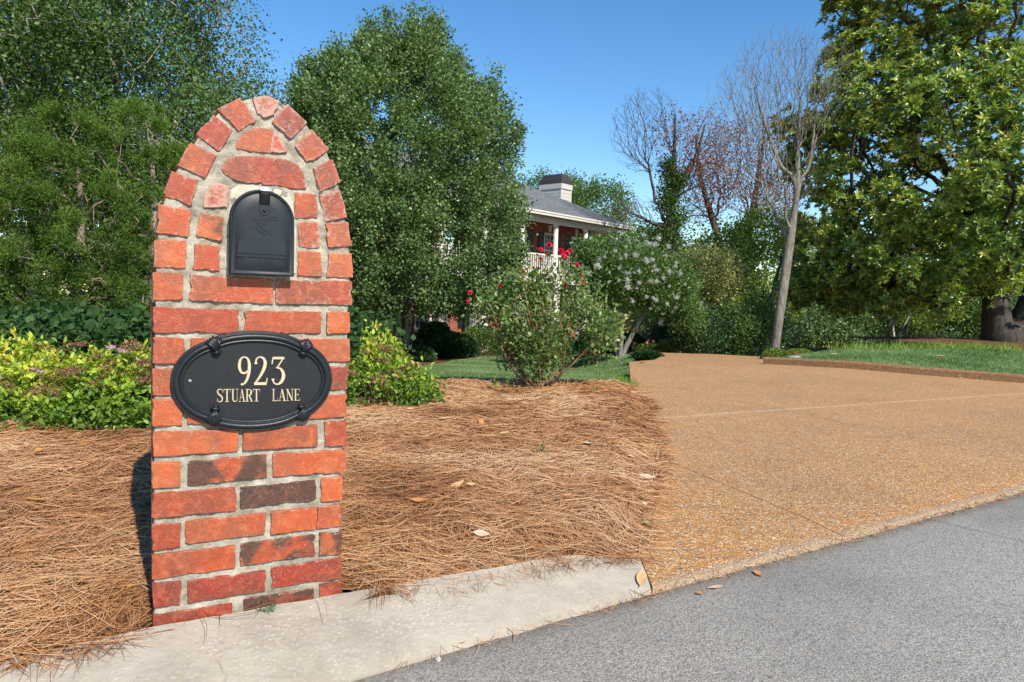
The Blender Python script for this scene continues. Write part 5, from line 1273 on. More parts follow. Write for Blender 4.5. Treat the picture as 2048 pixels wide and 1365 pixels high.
# ------------------------------------------------------------------ cedars on the left
def cedar(px_, Y, top_px, wbase, label, seed, n=620, keepx=None, zb=0.35):
    R = np.random.default_rng(seed); x = aty(px_, 400, Y)[0]; b = gp(x, Y, -0.05); zt = aty(px_, top_px, Y)[2] - b[2]
    prof_ = [(zb, wbase*0.75), (zt*0.2, wbase), (zt*0.45, wbase*0.92), (zt*0.7, wbase*0.66), (zt*0.88, wbase*0.36), (zt, 0.08)]
    T = profile(n, 0, 0, prof_, R, 0.35, 0.30, seed); g = vn(T[:, 0]*1.6+seed, T[:, 2]*1.6+T[:, 1], seed+2); T = T[(g > .40) | (R.random(len(T)) < .12)]; T = clump(culled(T, 0.3, R, 0.3), 120, R, .62, .45)
    root = empty('cedar_tree', b, 0, label, 'tree', 'red cedars on the left')
    tr = [[(0, 0, 0), (0.03, 0.1, zt*0.3), (0.05, 0.2, zt*0.55), (0, 0.2, zt*0.78)]]
    P, par, nt_, tid = prim([[np.array(p, float) for p in t] for t in tr], T, 0.5, 0.25)
    V, Fc = skeleton(P, par, nt_, 0.0056, 0.10, wob=0.12, seed=seed)
    link('trunk', npmesh('trunk', V, Fc, smooth=True), BARK_BROWNG, root)
    # sprays: strings of short narrow blades running outward and up from each tip
    Ps = []; As = []; Ti = []; Sz = []
    m = 30; n_ = len(T); cl = R.random(n_)*0.35
    out = T*np.array([1, 1, 0.0]); out /= np.linalg.norm(out, axis=1, keepdims=True)+1e-9
    for k in range(m):
        d = out*0.7 + R.normal(0, 0.55, T.shape); d[:, 2] += 0.35; d /= np.linalg.norm(d, axis=1, keepdims=True); ln = R.uniform(0.08, 0.30, n_)
        for j in range(7):
            t = (j+0.5)/7; Ps.append(T + d*(ln*t)[:, None] + R.normal(0, 0.016, T.shape)); As.append(d + R.normal(0, 0.55, T.shape) + np.array([0, 0, .25])); Ti.append(np.clip(cl + 0.2*t + R.random(n_)*0.45, 0, 1)); Sz.append(R.uniform(0.030, 0.060, n_)*(1.15-0.5*t))
    V, Fc, q = leaves_np(np.concatenate(Ps), np.concatenate(As), np.concatenate(Sz), 0.15, R, 0.2, 0.0, None, 0.5)
    link('crown', npmesh('crown', V, Fc, np.repeat(np.concatenate(Ti), q)), L_CEDAR, root)
BARK_BROWNG = bark_mat('cedar_bark', (0.17, 0.12, 0.09), (0.42, 0.33, 0.26), 10)
cedar(140, 10.5, 200, 1.55, 'bushy yellow green cedar at far left, its trunk showing above the ground cover', 21, 780)
cedar(290, 11.2, 170, 1.45, 'tall feathery cedar directly left of the brick pillar', 22, 780)
cedar(-60, 10.2, 160, 1.6, 'cedar at the left edge of the photo, beside the bushy one', 23, 560)

# ------------------------------------------------------------------ woodland trees on the left
def broad(px_, Y, top, wid, label, seed, leaf=L_DECID, n=900, per=42, size=0.09, sig=0.24, base_px=None, low=0.25, tr=0.16, bark=BARK_GREY, name='woodland_tree', group='woodland trees on the left', shell=0.4, lean=0.0, lob=0.28, tmin=-.14, **kw):
    R = np.random.default_rng(seed); x = aty(px_, 500, Y)[0]; b = gp(x, Y, -0.05); zt = aty(px_, top, Y)[2]-b[2]; zl = zt*low
    prof_ = [(zl, wid*0.55), (zl+(zt-zl)*0.25, wid*0.95), (zl+(zt-zl)*0.55, wid), (zl+(zt-zl)*0.8, wid*0.72), (zt, wid*0.15)]
    T = profile(n, 0, 0, prof_, R, shell, lob, seed); T[:, 0] += lean*T[:, 2]/zt; T = clump(culled(T, 0.4, R, 0.5), 150, R, .6, .5)
    g = vn(T[:, 0]*0.9+seed, T[:, 2]*0.9+T[:, 1]*.7, seed+5); T = T[(g > 0.27) | (R.random(len(T)) < 0.2)]
    trk = [[(0, 0, 0), (lean*.1+0.08, 0, zt*0.2), (lean*.3, 0.1, zt*0.45), (lean*.6, 0, zt*0.72)]]
    return tree(name, label, 'tree', b, trk, T, leaf, bark, 0.0095, tr, per, sig, size, 0.36, 0.45, zl*0.6, group, seed, tmin=tmin, **kw)
broad(60, 15, -220, 3.0, 'tall leafy tree rising behind the cedars at the far left', 31, n=1300, per=66, size=.085)
broad(235, 16.5, -260, 3.2, 'tall tree with grey trunk between the two left cedars', 32, bark=BARK_LIGHT, rmax=.12, n=1350, per=66, size=.085)
broad(400, 19, -60, 2.9, 'airy tree with bare grey limbs just above the top of the brick pillar', 33, n=700, per=24, size=0.08, sig=0.28, low=0.3, shell=0.2, tr=0.2, bark=BARK_LIGHT, rmax=.12, name='airy_tree')
broad(500, 24, 150, 3.0, 'darker distant tree in the gap between pillar top and round pear tree', 34, n=620, per=34)
broad(430, 15, 190, 2.2, 'dark leafy tree directly behind the brick pillar', 35, n=620, per=44, low=0.1)
broad(-120, 18, -300, 4.2, 'dark shaded tree at the top left corner', 36, L_DARK, n=700, per=60, size=0.12, sig=.3)
broad(-20, 23, 120, 3.4, 'far tree filling the gap low at the left edge', 38, n=520, per=40, size=.11, low=.05)
broad(620, 27, 230, 3.2, 'dark tree half hidden behind the round pear tree', 37, n=500, per=34, size=.11)

# ------------------------------------------------------------------ bare and ivy clad trees on the right
def bare(px_, py_, Y, top, label, seed, ells, trunk, trr, ntips, rt=0.006, rb=0.2, bark=BARK_PALE, leaf=None, per=0, group='bare trees', bf=0.55, **kw):
    R = np.random.default_rng(seed); x = aty(px_, py_, Y); b = np.array([x[0], Y, float(gz(x[0], Y))-0.1]); L = lambda q: aty(q[0], q[1], Y)-b
    T = np.concatenate([ell(int(ntips*w), L(c)+np.array([0, dy, 0]), (rx, ry, rz), R, 0.05) for c, dy, rx, ry, rz, w in ells])
    trk = [[L(q)+np.array([0, q[2] if len(q) > 2 else 0, 0]) for q in t] for t in trunk]
    trk[0][0] = np.array([0., 0, 0])
    return tree('bare_tree', label, 'tree', b, trk, T, leaf, bark, rt, rb, per, kw.pop('sig', .2), kw.pop('size', .08), .4, bf, 2.0, group, seed, trunk_r=trr, wob=0.045, **kw)
bare(1547, 708, 15, 50, 'tall bare tree with pale leaning trunk standing behind the driveway', 41,
     [((1560,170),0,1.25,1.0,1.25,.45), ((1490,210),0,.95,1.0,.95,.2), ((1635,170),0,0.8,1.0,1.15,.2), ((1545,350),0,1.25,.9,.75,.15)],
     [[(1547,702),(1562,600),(1578,480),(1592,400),(1596,300),(1600,200)], [(1592,400),(1560,330),(1530,250),(1510,180)], [(1592,400),(1618,330),(1630,240)]],
     [0.098, 0.087, 0.077, 0.066, 0.040, 0.02, 0.05, 0.042, 0.028, 0.014, 0.05, 0.035, .016], 4200, 0.0023, 0.17, bf=.66, rmax=.04)
bare(1345, 690, 30, 180, 'ivy clad tree with bare side branches to the right of the house', 42,
     [((1290,260),0,1.6,1.6,1.9,.40), ((1400,300),0,1.6,1.6,1.9,.40), ((1260,420),0,1.4,1.3,.7,.20)],
     [[(1345,690),(1345,600),(1340,480),(1342,400),(1348,320),(1350,230)], [(1340,480),(1300,445),(1262,425)], [(1345,400),(1385,330),(1410,250)]],
     [0.30, 0.27, 0.20, 0.15, 0.08, 0.04, 0.09, 0.06, 0.03, 0.1, 0.08, 0.04], 2800, 0.0048, 0.28, BARK_DARK, bf=.62, rmax=.08)
bare(1470, 690, 33, 230, 'reddish brown tree with sparse dead leaves behind the pale bare trunk', 43,
     [((1490,330),0,2.2,2,2.3,.5), ((1400,380),0,1.9,2,1.7,.3), ((1560,400),0,1.2,1.5,1.6,.2)],
     [[(1470,690),(1462,560),(1425,440),(1400,350),(1392,270)], [(1462,560),(1500,440),(1520,330),(1530,260)]],
     [0.30, 0.22, 0.15, 0.09, 0.05, 0.2, 0.14, 0.09, .05], 2600, 0.0055, 0.28, BARK_DARK, L_RUST, 3, sig=.22, size=.10, bf=.62, rmax=.09)
# ivy and rusty leaves on tree 42
R = np.random.default_rng(44); iv = [o for o in bpy.data.objects if o.get('label', '').startswith('ivy clad')][0]; b = np.array(iv.location)
T = []
for y in np.linspace(330, 520, 80):
    w = np.interp(y, [330, 400, 470, 520], [.2, .5, .55, 1.1])
    for k in range(5): T.append(aty(1343, y, 30) - b + np.array([R.normal(0, w*.5)+.25*math.sin(y*.09), R.normal(0, w*.5), R.normal(0, .15)])*(1.0, 1.0, 1.0)) if R.random() < .62 else None
T = [t for t in T if t is not None]
V, Fc, ti = foliage(np.array(T), 30, 0.15, 0.10, .45, R); link('ivy', npmesh('ivy', V, Fc, ti), L_IVY, iv)
T = np.concatenate([ell(110, aty(1400, 300, 30)-b, (1.3, 1.4, 1.8), R, .1), ell(30, aty(1345, 260, 30)-b, (.8, .8, 1.0), R, .1)])
V, Fc, ti = foliage(T, 11, 0.28, 0.10, .45, R); link('dead_leaves', npmesh('dead_leaves', V, Fc, ti), L_RUST, iv)

# ------------------------------------------------------------------ mid distance trees and shrubs on the right
def mid(px_, py_, Y, rx, rz, label, seed, leaf, name='shrub', cat='shrub', n=260, per=42, size=0.10, sig=0.2, group=None, trk=0.06, shell=.5, ry=None, zc=None, low=-9, bark=BARK_GREY, flat=1.0, **kw):
    if seed in (53, 56, 57, 61, 62, 63, 64, 65, 66, 67, 68, 69, 70): q = 36/Y if seed not in (56, 57) else 1.2; Y *= q; rx *= q; rz *= q; size *= q*.92; sig *= q
    R = np.random.default_rng(seed); c = aty(px_, py_, Y); b = np.array([c[0], Y, float(gz(c[0], Y))-0.05]); cc = c - b
    T = ell(n, cc, (rx, ry or rx, rz), R, shell, max(low, 0.05)); g = vn(T[:, 0]*1.5+seed, T[:, 2]*1.5+T[:, 1], seed); T = T[(g > 0.25) | (R.random(len(T)) < .3)]; T = culled(T, .35, R, .4)
    h = max(cc[2], .3); trunks = []
    for k in range(3 if name == 'shrub' else 1):
        a = R.uniform(0, 6.3); trunks.append([(0, 0, 0), (.15*math.cos(a)*h*.5, .15*math.sin(a)*h*.5, h*.4), (.3*math.cos(a)*h*.5+cc[0]*.5, .3*math.sin(a)*h*.5, h*.8)])
    T = clump(T, max(25, len(T)//7), R, .66, .6)
    return tree(name, label, cat, b, trunks, T, leaf, bark, 0.006, trk, per, sig, size, .4, .4, 0.05, group, seed, crown_name='foliage' if name == 'shrub' else 'crown', flat=flat, **kw)
mid(1440, 560, 26, 1.5, 1.9, 'leafy green tree with dark forked trunk left of the pale bare trunk', 51, L_OLIVE, 'leafy_tree', 'tree', 420, 44, trk=.16, bark=BARK_DARK)
mid(1530, 470, 27, 1.5, 1.0, 'yellow green tree crown spreading behind the pale bare trunk', 52, L_OLIVE, 'leafy_tree', 'tree', 260, 36, trk=.14, bark=BARK_DARK)
mid(1620, 520, 28, 1.6, 1.6, 'light green tree between the bare trunk and the magnolia', 53, L_OLIVE, 'leafy_tree', 'tree', 300, 36, trk=.12)
mid(1412, 550, 17.5, 0.85, 0.68, 'golden feathery tree right of the white flowering crepe myrtle', 54, L_GOLD, 'golden_tree', 'tree', 300, 60, size=.06, sig=.14, trk=.07)
mid(1440, 612, 18, 0.7, 0.62, 'lower golden green feathery tree leaning over the dark shrubs', 58, L_GOLD, 'golden_tree', 'tree', 200, 50, size=.06, sig=.14, trk=.05, tmin=-.1)
mid(1420, 660, 24, 1.3, 1.1, 'dark evergreen shrub filling the gap behind the driveway', 55, L_DECID, n=300, per=52, size=.09)
mid(1500, 655, 23, 1.2, 1.15, 'dark green shrub left of the pale bare trunk', 56, L_DARK, n=300, per=52, size=.09)
mid(1530, 600, 26, 1.2, 0.9, 'bushy green shrub just behind the pale bare trunk', 57, L_OLIVE, n=220, per=44)
mid(1400, 668, 16.6, .62, .52, 'dark shrub in front of the golden tree trunks', 59, L_DARK, n=200, per=46, size=.06, sig=.13)
mid(1478, 655, 17.5, .75, .72, 'tall dark shrub between the golden tree and the pale bare trunk', 60, L_DECID, n=240, per=48, size=.065, sig=.15)
mid(1340, 672, 19, .6, .4, 'shaded shrub behind the clipped hedge', 50, L_DARK, n=120, per=46, size=.06, sig=.13)
mid(1625, 640, 22.5, 1.2, 1.15, 'mid green shrub right of the pale bare trunk', 61, L_SAGE, n=300, per=48, size=.085)
mid(1700, 655, 21, 1.1, 0.85, 'silvery sage green rounded shrub on the right bank', 62, L_SAGE, n=280, per=54, size=.065, sig=.15)
mid(1640, 690, 21, .9, .42, 'low bright green shrub behind the left tip of the right lawn', 63, L_OLIVE, n=130, per=44, size=.07)
mid(1770, 650, 22, 0.9, 1.0, 'dark green shrub under the magnolia left of the pale dead branches', 64, L_SAGE, n=200, per=50, size=.08)
mid(1850, 655, 22, 1.25, 0.85, 'light green rounded shrub under the magnolia crown', 65, L_SAGE, n=280, per=52, size=.07, sig=.16)
mid(1925, 660, 21.5, 0.9, 0.75, 'green shrub just left of the magnolia trunk', 66, L_DECID, n=200, per=50, size=.07)
mid(1810, 600, 27, 2.2, 1.4, 'yellow green bushy tree seen below the magnolia crown', 67, L_OLIVE, 'leafy_tree', 'tree', 420, 44, trk=.1)
mid(1690, 590, 27, 1.5, 1.4, 'green tree behind the shrubs at the right of the bare trunk', 68, L_OLIVE, 'leafy_tree', 'tree', 340, 44, trk=.1)
mid(2050, 640, 24, 1.6, 1.4, 'green shrub glimpsed behind the magnolia trunks', 69, L_SAGE, n=280, per=44)
mid(1960, 600, 30, 2.6, 2.0, 'far tree behind the magnolia trunks', 70, L_DECID, 'leafy_tree', 'tree', 380, 50, size=.13, trk=.1)
mid(1180, 425, 42, 2.6, 1.9, 'dark green tree rising behind the right end of the roof', 71, L_DECID, 'leafy_tree', 'tree', 420, 40, size=.14, sig=.32, trk=.2)
mid(1110, 395, 44, 2.3, 1.6, 'tree top just showing behind the chimney', 72, L_DECID, 'leafy_tree', 'tree', 220, 34, size=.14, sig=.3, trk=.2)
mid(1265, 500, 38, 2.6, 1.3, 'round green tree crown behind the porch corner', 73, L_OLIVE, 'leafy_tree', 'tree', 380, 40, size=.12, sig=.28, trk=.15)
mid(1330, 560, 35, 2.2, 1.6, 'dark green tree behind the white flowering tree', 74, L_DECID, 'leafy_tree', 'tree', 380, 44, size=.11, sig=.25, trk=.15)
mid(1300, 640, 26, 1.3, 0.8, 'small yellow green tree beyond the garden bed', 75, L_OLIVE, 'leafy_tree', 'tree', 180, 40, size=.07, trk=.06, bark=BARK_PALE)
mid(1345, 645, 27, 1.2, .8, 'slim twin trunked tree with light foliage beside the clipped hedge', 76, L_OLIVE, 'leafy_tree', 'tree', 160, 40, size=.07, trk=.06, bark=BARK_PALE)
# pale dead branches
bd = aty(1790, 690, 20.5); bdz = float(gz(bd[0], 20.5)); Rr = np.random.default_rng(80); Lb = lambda x, y: aty(x, y, 20.5) - np.array([bd[0], 20.5, bdz])
T = ell(90, Lb(1800, 600), (.7, .5, .75), Rr, .1); tree('dead_shrub', 'bleached dead branches sticking up among the green shrubs', 'shrub', (bd[0], 20.5, bdz), [[(0, 0, 0), Lb(1785, 650), Lb(1780, 590)]], T, None, bark_mat('bleached_wood', (.38, .33, .27), (.62, .56, .48), 8), .008, .045, 0, bf=.8, seed=3)
# wood beyond: continuous leaf mass far away
R = np.random.default_rng(90); Tm = []
for x in np.arange(-60, 75, 1.0):
    yy = 52 + 8*vn(x*.1, 1, 4); top = 5.5 + 4.5*vn(x*.16, 3, 5) + (2.5 if x < -8 else 0) - (1.5 if 5 < x < 22 else 0)
    for k in range(16): Tm.append((x + R.normal(0, .9), yy + R.normal(0, 2.0), -3 + (top+3)*R.random()**.8))
V, Fc, ti = foliage(np.array(Tm), 26, 0.75, 0.34, .45, R)
tag(link('far_woods', npmesh('far_woods', V, Fc, ti), L_DECID), 'distant belt of green woodland closing the view', 'woods', None, 'stuff')
R = np.random.default_rng(91); Tm = []
for x in np.arange(-26, -8.0, 0.5):
    for k in range(10): Tm.append((x+R.normal(0, .4), 20+R.normal(0, 1.2)+(x+14)*-.05, -.8+R.random()*6.5))
V, Fc, ti = foliage(np.array(Tm), 34, 0.36, 0.16, .42, R)
tag(link('undergrowth', npmesh('undergrowth', V, Fc, ti), L_DARK), 'dark tangled undergrowth filling the wood behind the left trees', 'undergrowth', None, 'stuff')
Tm = []
for x in np.arange(4, 24, 0.5):
    for k in range(10): Tm.append((x*1.3+R.normal(0, .5), 41+R.normal(0, 1.2), -1.9+R.random()*3.4))
V, Fc, ti = foliage(np.array(Tm), 34, 0.36, 0.16, .42, R)
tag(link('undergrowth', npmesh('undergrowth', V, Fc, ti), L_SAGE), 'sunlit green undergrowth on the bank beyond the right lawn', 'undergrowth', None, 'stuff')

# ------------------------------------------------------------------ white flowering crepe myrtle
R = np.random.default_rng(110); cb = aty(1240, 690, 16); cb = np.array([cb[0], 16.0, float(gz(cb[0], 16))-.05]); Lc = lambda x, y, dy=0: aty(x, y, 16+dy)-cb
T = np.concatenate([ell(330, Lc(1240, 550), (1.05, 1.0, .80), R, .45), ell(260, Lc(1325, 575), (.85, .9, .72), R, .4), ell(110, Lc(1185, 520), (.4, .6, .35), R, .2), ell(90, Lc(1375, 630), (.38, .5, .32), R, .2)]); T = clump(T, 110, R, .66)
cm = tree('crepe_myrtle', 'wide crepe myrtle covered in white flower heads right of the rose bush', 'tree', cb, [[(0, 0, 0), (.02, 0, .5), Lc(1250, 600), Lc(1260, 560)], [(0, 0, 0), (.2, 0, .5), Lc(1300, 605), Lc(1325, 570)], [(0, 0, 0), (-.1, .1, .5), Lc(1215, 600)]],
     T, L_DECID, BARK_GREY, .005, .07, 52, .12, .065, .36, .4, .5, seed=7, tmin=-.05)
FLW = leaf_mat('white_blossom', [(0, (.52, .50, .44)), (1, (.82, .80, .75))], .8, .25, .1, None, (1, 1, 1))
meshes = []
for k in range(4):
    t = R.normal(0, 1, (170, 3))*np.array([.055, .055, .05]); V, Fc, q = leaves_np(t, R.normal(0, 1, t.shape), R.uniform(.016, .034, 170), .5, R, .3, .1, np.array([[0, -1.5, 0]]), 1.5); meshes.append(npmesh('flower_head', V, Fc, np.repeat(R.random(170), q)))
    meshes[-1].materials.append(FLW)
hp = [(1290,475),(1255,497),(1232,500),(1270,512),(1246,515),(1300,500),(1330,510),(1190,497),(1180,503),(1172,530),(1203,524),(1240,530),(1256,545),(1210,490),(1222,485),(1310,525),(1345,500),(1352,525),(1290,525),(1275,495),(1262,480),(1236,565),(1245,578),(1300,560),(1265,600),(1330,560),(1360,548),(1385,560),(1318,540),(1335,575),(1350,590),(1372,600),(1390,590),(1290,590),(1310,600),(1330,605),(1363,615),(1400,605),(1325,630),(1345,625),(1385,625),(1372,640),(1352,650),(1306,480),(1318,490),(1284,488),(1228,512),(1214,508),(1195,540),(1180,545),(1168,520),(1218,545),(1280,545),(1276,570),(1256,560),(1300,610),(1340,540),(1296,535),(1375,575),(1398,612)]
hp += [(x+R.normal(0, 13), y+R.normal(0, 9)) for x, y in hp[::2]]
for i, (x, y) in enumerate(hp):
    o = link('flower_head', meshes[i % 4], None, cm); x += R.normal(0, 5); y += R.normal(0, 4); v = Lc(x, y, 0); 
    dd = ((v[0]-Lc(1280, 560)[0])/1.5)**2 + ((v[2]-Lc(1280, 560)[2])/.85)**2; dy = -1.0*math.sqrt(max(0, 1-dd)) - 0.22
    v = Lc(x, y, dy); o['kind'] = 'stuff'; o.location = Vector(v); o.rotation_euler = (R.uniform(-.5, .5), R.uniform(-.5, .5), R.uniform(0, 6)); s = R.uniform(.22, .62); o.scale = (s*R.uniform(.7, 1.3), s, s*R.uniform(.8, 1.5))

# ------------------------------------------------------------------ rose bush
R = np.random.default_rng(120); rb0 = atz(1068, 778, .10); rb = np.array([rb0[0], rb0[1], .07]); YR = rb[1]; Lr = lambda x, y, dy=0: aty(x, y, YR+dy)-rb
L_ROSE = leaf_mat('rose_leaf', [(0, (.045, .095, .030)), (.4, (.11, .19, .050)), (.75, (.21, .30, .08)), (.92, (.34, .36, .12)), (1, (.40, .16, .07))], .42, .3, .5)
T = np.concatenate([ell(430, Lr(1095, 650), (.70, .45, .47), R, .35, .12), ell(160, Lr(1045, 690), (.45, .4, .30), R, .3, .1), ell(150, Lr(1010, 640), (.36, .35, .36), R, .3, .2), ell(34, Lr(1110, 555), (.36, .3, .2), R, .2), ell(100, Lr(1190, 650), (.32, .3, .26), R, .2), ell(46, Lr(960, 610), (.16, .2, .22), R, .1), ell(40, Lr(1050, 560), (.18, .2, .2), R, .1)])
T = T[(vn(T[:, 0]*5+3, T[:, 2]*5+T[:, 1]*3, 13) > .43)]
canes = []
for (x, y, dy) in ((960,620,.1),(990,640,-.15),(1020,600,.1),(1050,590,-.2),(1085,560,.05),(1110,570,-.15),(1140,610,.15),(1170,640,-.1),(1200,670,-.15),(1000,690,-.2),(1130,700,-.25),(1180,700,.2)):
    e = Lr(x, y, dy); a = R.uniform(-.09, .12); canes.append([(0, 0, 0), (a*.8, R.uniform(-.05, .05), .05), (e[0]*.45+a, dy*.5, e[2]*.42), e])
rose = tree('rose_bush', 'rose bush with red blooms on thorny canes in the pine straw bed', 'rose bush', rb, canes, T, L_ROSE, BARK_BROWN, .0020, .030, 14, .055, .038, .40, .5, .08, seed=9, crown_name='foliage', fold=.3, droop=.12, detail=True, trunk_r=[.03]+[.013, .010, .006]*12, wob=.08)
RED = leaf_mat('rose_petal', [(0, (.42, .006, .02)), (.6, (.66, .012, .05)), (1, (.80, .06, .16))], .5, .25, .3, None, (1.2, .5, .6))
def bloom(R, s=.03):
    Ps = []; As = []; Sz = []
    for ring, (n, el, sz) in enumerate(((5, .1, 1.0), (5, .55, .85), (5, .95, .65), (4, 1.3, .5))):
        for k in range(n):
            a = 2*PI*k/n + ring*.6 + R.uniform(-.15, .15); Ps.append((0, 0, ring*s*.10)); As.append((math.cos(a)*math.cos(el), math.sin(a)*math.cos(el), math.sin(el))); Sz.append(s*sz*R.uniform(.9, 1.1))
    Ps = np.array(Ps, float); As = np.array(As); V, Fc, q = leaves_np(Ps, As, np.array(Sz), .52, R, .5, .12, np.tile([0, 0, 4.], (len(Ps), 1)), 0, True)
    me = npmesh('bloom', V, Fc, np.repeat(R.random(len(Ps)), q)); me.materials.append(RED); return me
bl = [bloom(R) for k in range(3)]
for i, (x, y, s) in enumerate(((1098,491,1.15),(1082,500,.9),(1122,503,1.3),(1134,508,1.1),(1140,502,.9),(1096,511,.95),(1081,519,.9),(1127,512,1.0),(1132,517,.8),(1154,532,.95),(1131,572,1.15),(1001,572,.9),(940,586,.85),(936,604,.8),(1046,546,.8),(1163,553,.6),(1167,567,.6),(1089,545,.6))):
    v = Lr(x, y, -.12 + .1*((i*7) % 3-1)); o = link('bloom', bl[i % 3], None, rose); o.location = Vector(v); o.scale = (s*1.0,)*3; o.rotation_euler = (R.uniform(.3, 1.1), R.uniform(-.5, .5), R.uniform(-.4, .4))
    st = MB().tube([(0, 0, 0), (R.normal(0, .01), .02, -.10), (R.normal(0, .03), .05, -.24)], [.0022, .0025, .003], 5).build('flower_stem', L_ROSE, rose); st.location = Vector(v)
mb = MB()      # litter of twigs at the foot of the bush
for k in range(70):
    a = R.uniform(0, 6.3); q = R.uniform(.02, .34); p = Vector((q*math.cos(a)*1.3, q*math.sin(a)*.6-.05, .02)); mb.tube([p, p+Vector((R.normal(0, .05), R.normal(0, .05), R.uniform(.02, .16)))], .0016, 3)
mb.build('dry_stalks', simple('dry_stalk', (.45, .28, .13), .8), rose)['kind'] = 'stuff'

# ------------------------------------------------------------------ spirea bushes
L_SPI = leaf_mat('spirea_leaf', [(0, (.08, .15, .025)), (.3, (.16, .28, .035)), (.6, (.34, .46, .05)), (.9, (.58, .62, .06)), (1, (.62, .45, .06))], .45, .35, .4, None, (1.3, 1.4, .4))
SEED = leaf_mat('spirea_seed_head', [(0, (.10, .045, .03)), (.6, (.24, .12, .07)), (1, (.38, .22, .12))], .9, 0, .1); PINK = leaf_mat('spirea_flower', [(0, (.60, .30, .42)), (1, (.80, .55, .66))], .8, .2, .1, None, (1, 1, 1))
def spirea(px_, py_, z0, w, h, label, seed, n, seeds, flowers, size=.037, dpt=None, dy=0):
    R = np.random.default_rng(seed); b = atz(px_, py_, z0); b = b + np.array([0, dy, 0]); root_b = b - np.array([0, 0, .03])
    d = R.normal(0, 1, (n*3, 3)); d[:, 2] = np.abs(d[:, 2]); d /= np.linalg.norm(d, axis=1, keepdims=True); u = R.uniform(.3, 1, len(d))**.5
    T = (d*u[:, None]*np.array([w, dpt or w*.7, h*.95]) + np.array([0, 0, .07]))*np.array([1, 1, 1]); T[:, 2] *= (.50 + 1.0*vn(T[:, 0]*4.5+seed, T[:, 1]*4.5, seed)); T[:, 2] += np.where(R.random(len(T)) < .06, .07, 0); T = T[vn(T[:, 0]*9, T[:, 2]*9+seed, 4) > .38][:n]
    can = []
    for k in range(14): a = R.uniform(0, 6.3); q = R.uniform(.2, .7); can.append([(0, 0, 0), (q*.3*w*math.cos(a), q*.25*w*math.sin(a), h*.2), (q*w*math.cos(a), q*.7*w*math.sin(a), h*.6)])
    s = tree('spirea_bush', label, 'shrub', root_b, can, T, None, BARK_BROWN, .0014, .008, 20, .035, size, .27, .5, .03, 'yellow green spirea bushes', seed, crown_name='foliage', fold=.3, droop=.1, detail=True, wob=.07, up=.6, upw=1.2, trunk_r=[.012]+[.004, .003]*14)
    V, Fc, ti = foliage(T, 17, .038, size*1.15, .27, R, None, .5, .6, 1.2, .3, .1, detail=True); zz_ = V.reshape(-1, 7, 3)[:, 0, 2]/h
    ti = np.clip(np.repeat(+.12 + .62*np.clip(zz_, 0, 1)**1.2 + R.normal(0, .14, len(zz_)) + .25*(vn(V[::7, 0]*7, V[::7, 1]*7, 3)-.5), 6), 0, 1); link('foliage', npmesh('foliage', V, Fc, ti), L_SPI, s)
    top = T[(T[:, 2] > h*.45)]; sel = top[R.choice(len(top), min(seeds, len(top)), False)]*np.array([1.04, 1.06, 1.0]) + np.array([0, -.02, .052])
    mm = []
    for k in range(3):
        p = R.normal(0, 1, (170, 3))*np.array([.020, .020, .006]); V, Fc, q = leaves_np(p, R.normal(0, 1, p.shape)+np.array([0, 0, 1.]), R.uniform(.004, .009, 170), .5, R); mm.append(npmesh('seed_head', V, Fc, np.repeat(R.random(170), q))); mm[-1].materials.append(SEED)
    for i, p in enumerate(sel): o = link('seed_head', mm[i % 3], None, s); o['kind'] = 'stuff'; o.location = Vector(p); o.rotation_euler = (R.normal(0, .25), R.normal(0, .25), R.uniform(0, 6)); sc_ = R.uniform(.8, 1.5); o.scale = (sc_,)*3
    p = R.normal(0, 1, (120, 3))*np.array([.014, .014, .006]); V, Fc, q = leaves_np(p, R.normal(0, 1, p.shape)+np.array([0, 0, 1.]), R.uniform(.004, .010, 120), .5, R); fm_ = npmesh('flower_head', V, Fc, np.repeat(R.random(120), q)); fm_.materials.append(PINK)
    for (x, y) in flowers: o = link('flower_head', fm_, None, s); v = aty(x, y, b[1]-.15) - root_b; o.location = Vector(v)
spirea(60, 862, .1, .55, .38, 'yellow green spirea with pink flower heads at the left edge of the bed', 201, 430, 60, [(33,728),(66,740),(78,744),(8,755),(20,770),(14,795)], dy=.25)
spirea(215, 872, .1, .48, .52, 'bushiest yellow green spirea just left of the brick pillar', 202, 540, 75, [(162,744),(222,695),(247,703)], dy=.35)
spirea(735, 826, .1, .50, .50, 'yellow green spirea emerging right of the brick pillar', 203, 360, 50, [], dy=.3)
spirea(-120, 850, .1, .55, .38, 'spirea mostly cut off by the left edge of the photo', 204, 300, 20, [], dy=.3)
# dark ground cover behind
R = np.random.default_rng(210); n = 900; X = R.uniform(-7.5, -1.4, n); Y = R.uniform(6.0, 8.6, n); hgt = .30 + .24*vn(X*.9, Y*.9, 3) + .14*vn(X*2.4, Y*2.4, 4) + (Y-6)*.07
P_ = np.c_[X, Y, R.uniform(.15, 1, n)**.7*hgt*.95]; L_GC = leaf_mat('ground_cover_leaf', [(0, (.016, .040, .012)), (.6, (.042, .092, .028)), (1, (.09, .165, .05))], .6, .25, .12)
V, Fc, ti = foliage(P_, 24, .10, .080, .42, R, None, .5, .1, 1.6, .2, .1, detail=True); tag(link('ground_cover', npmesh('ground_cover', V, Fc, ti), L_GC), 'dark green broad leaved ground cover growing under the cedars', 'ground cover', None, 'stuff')

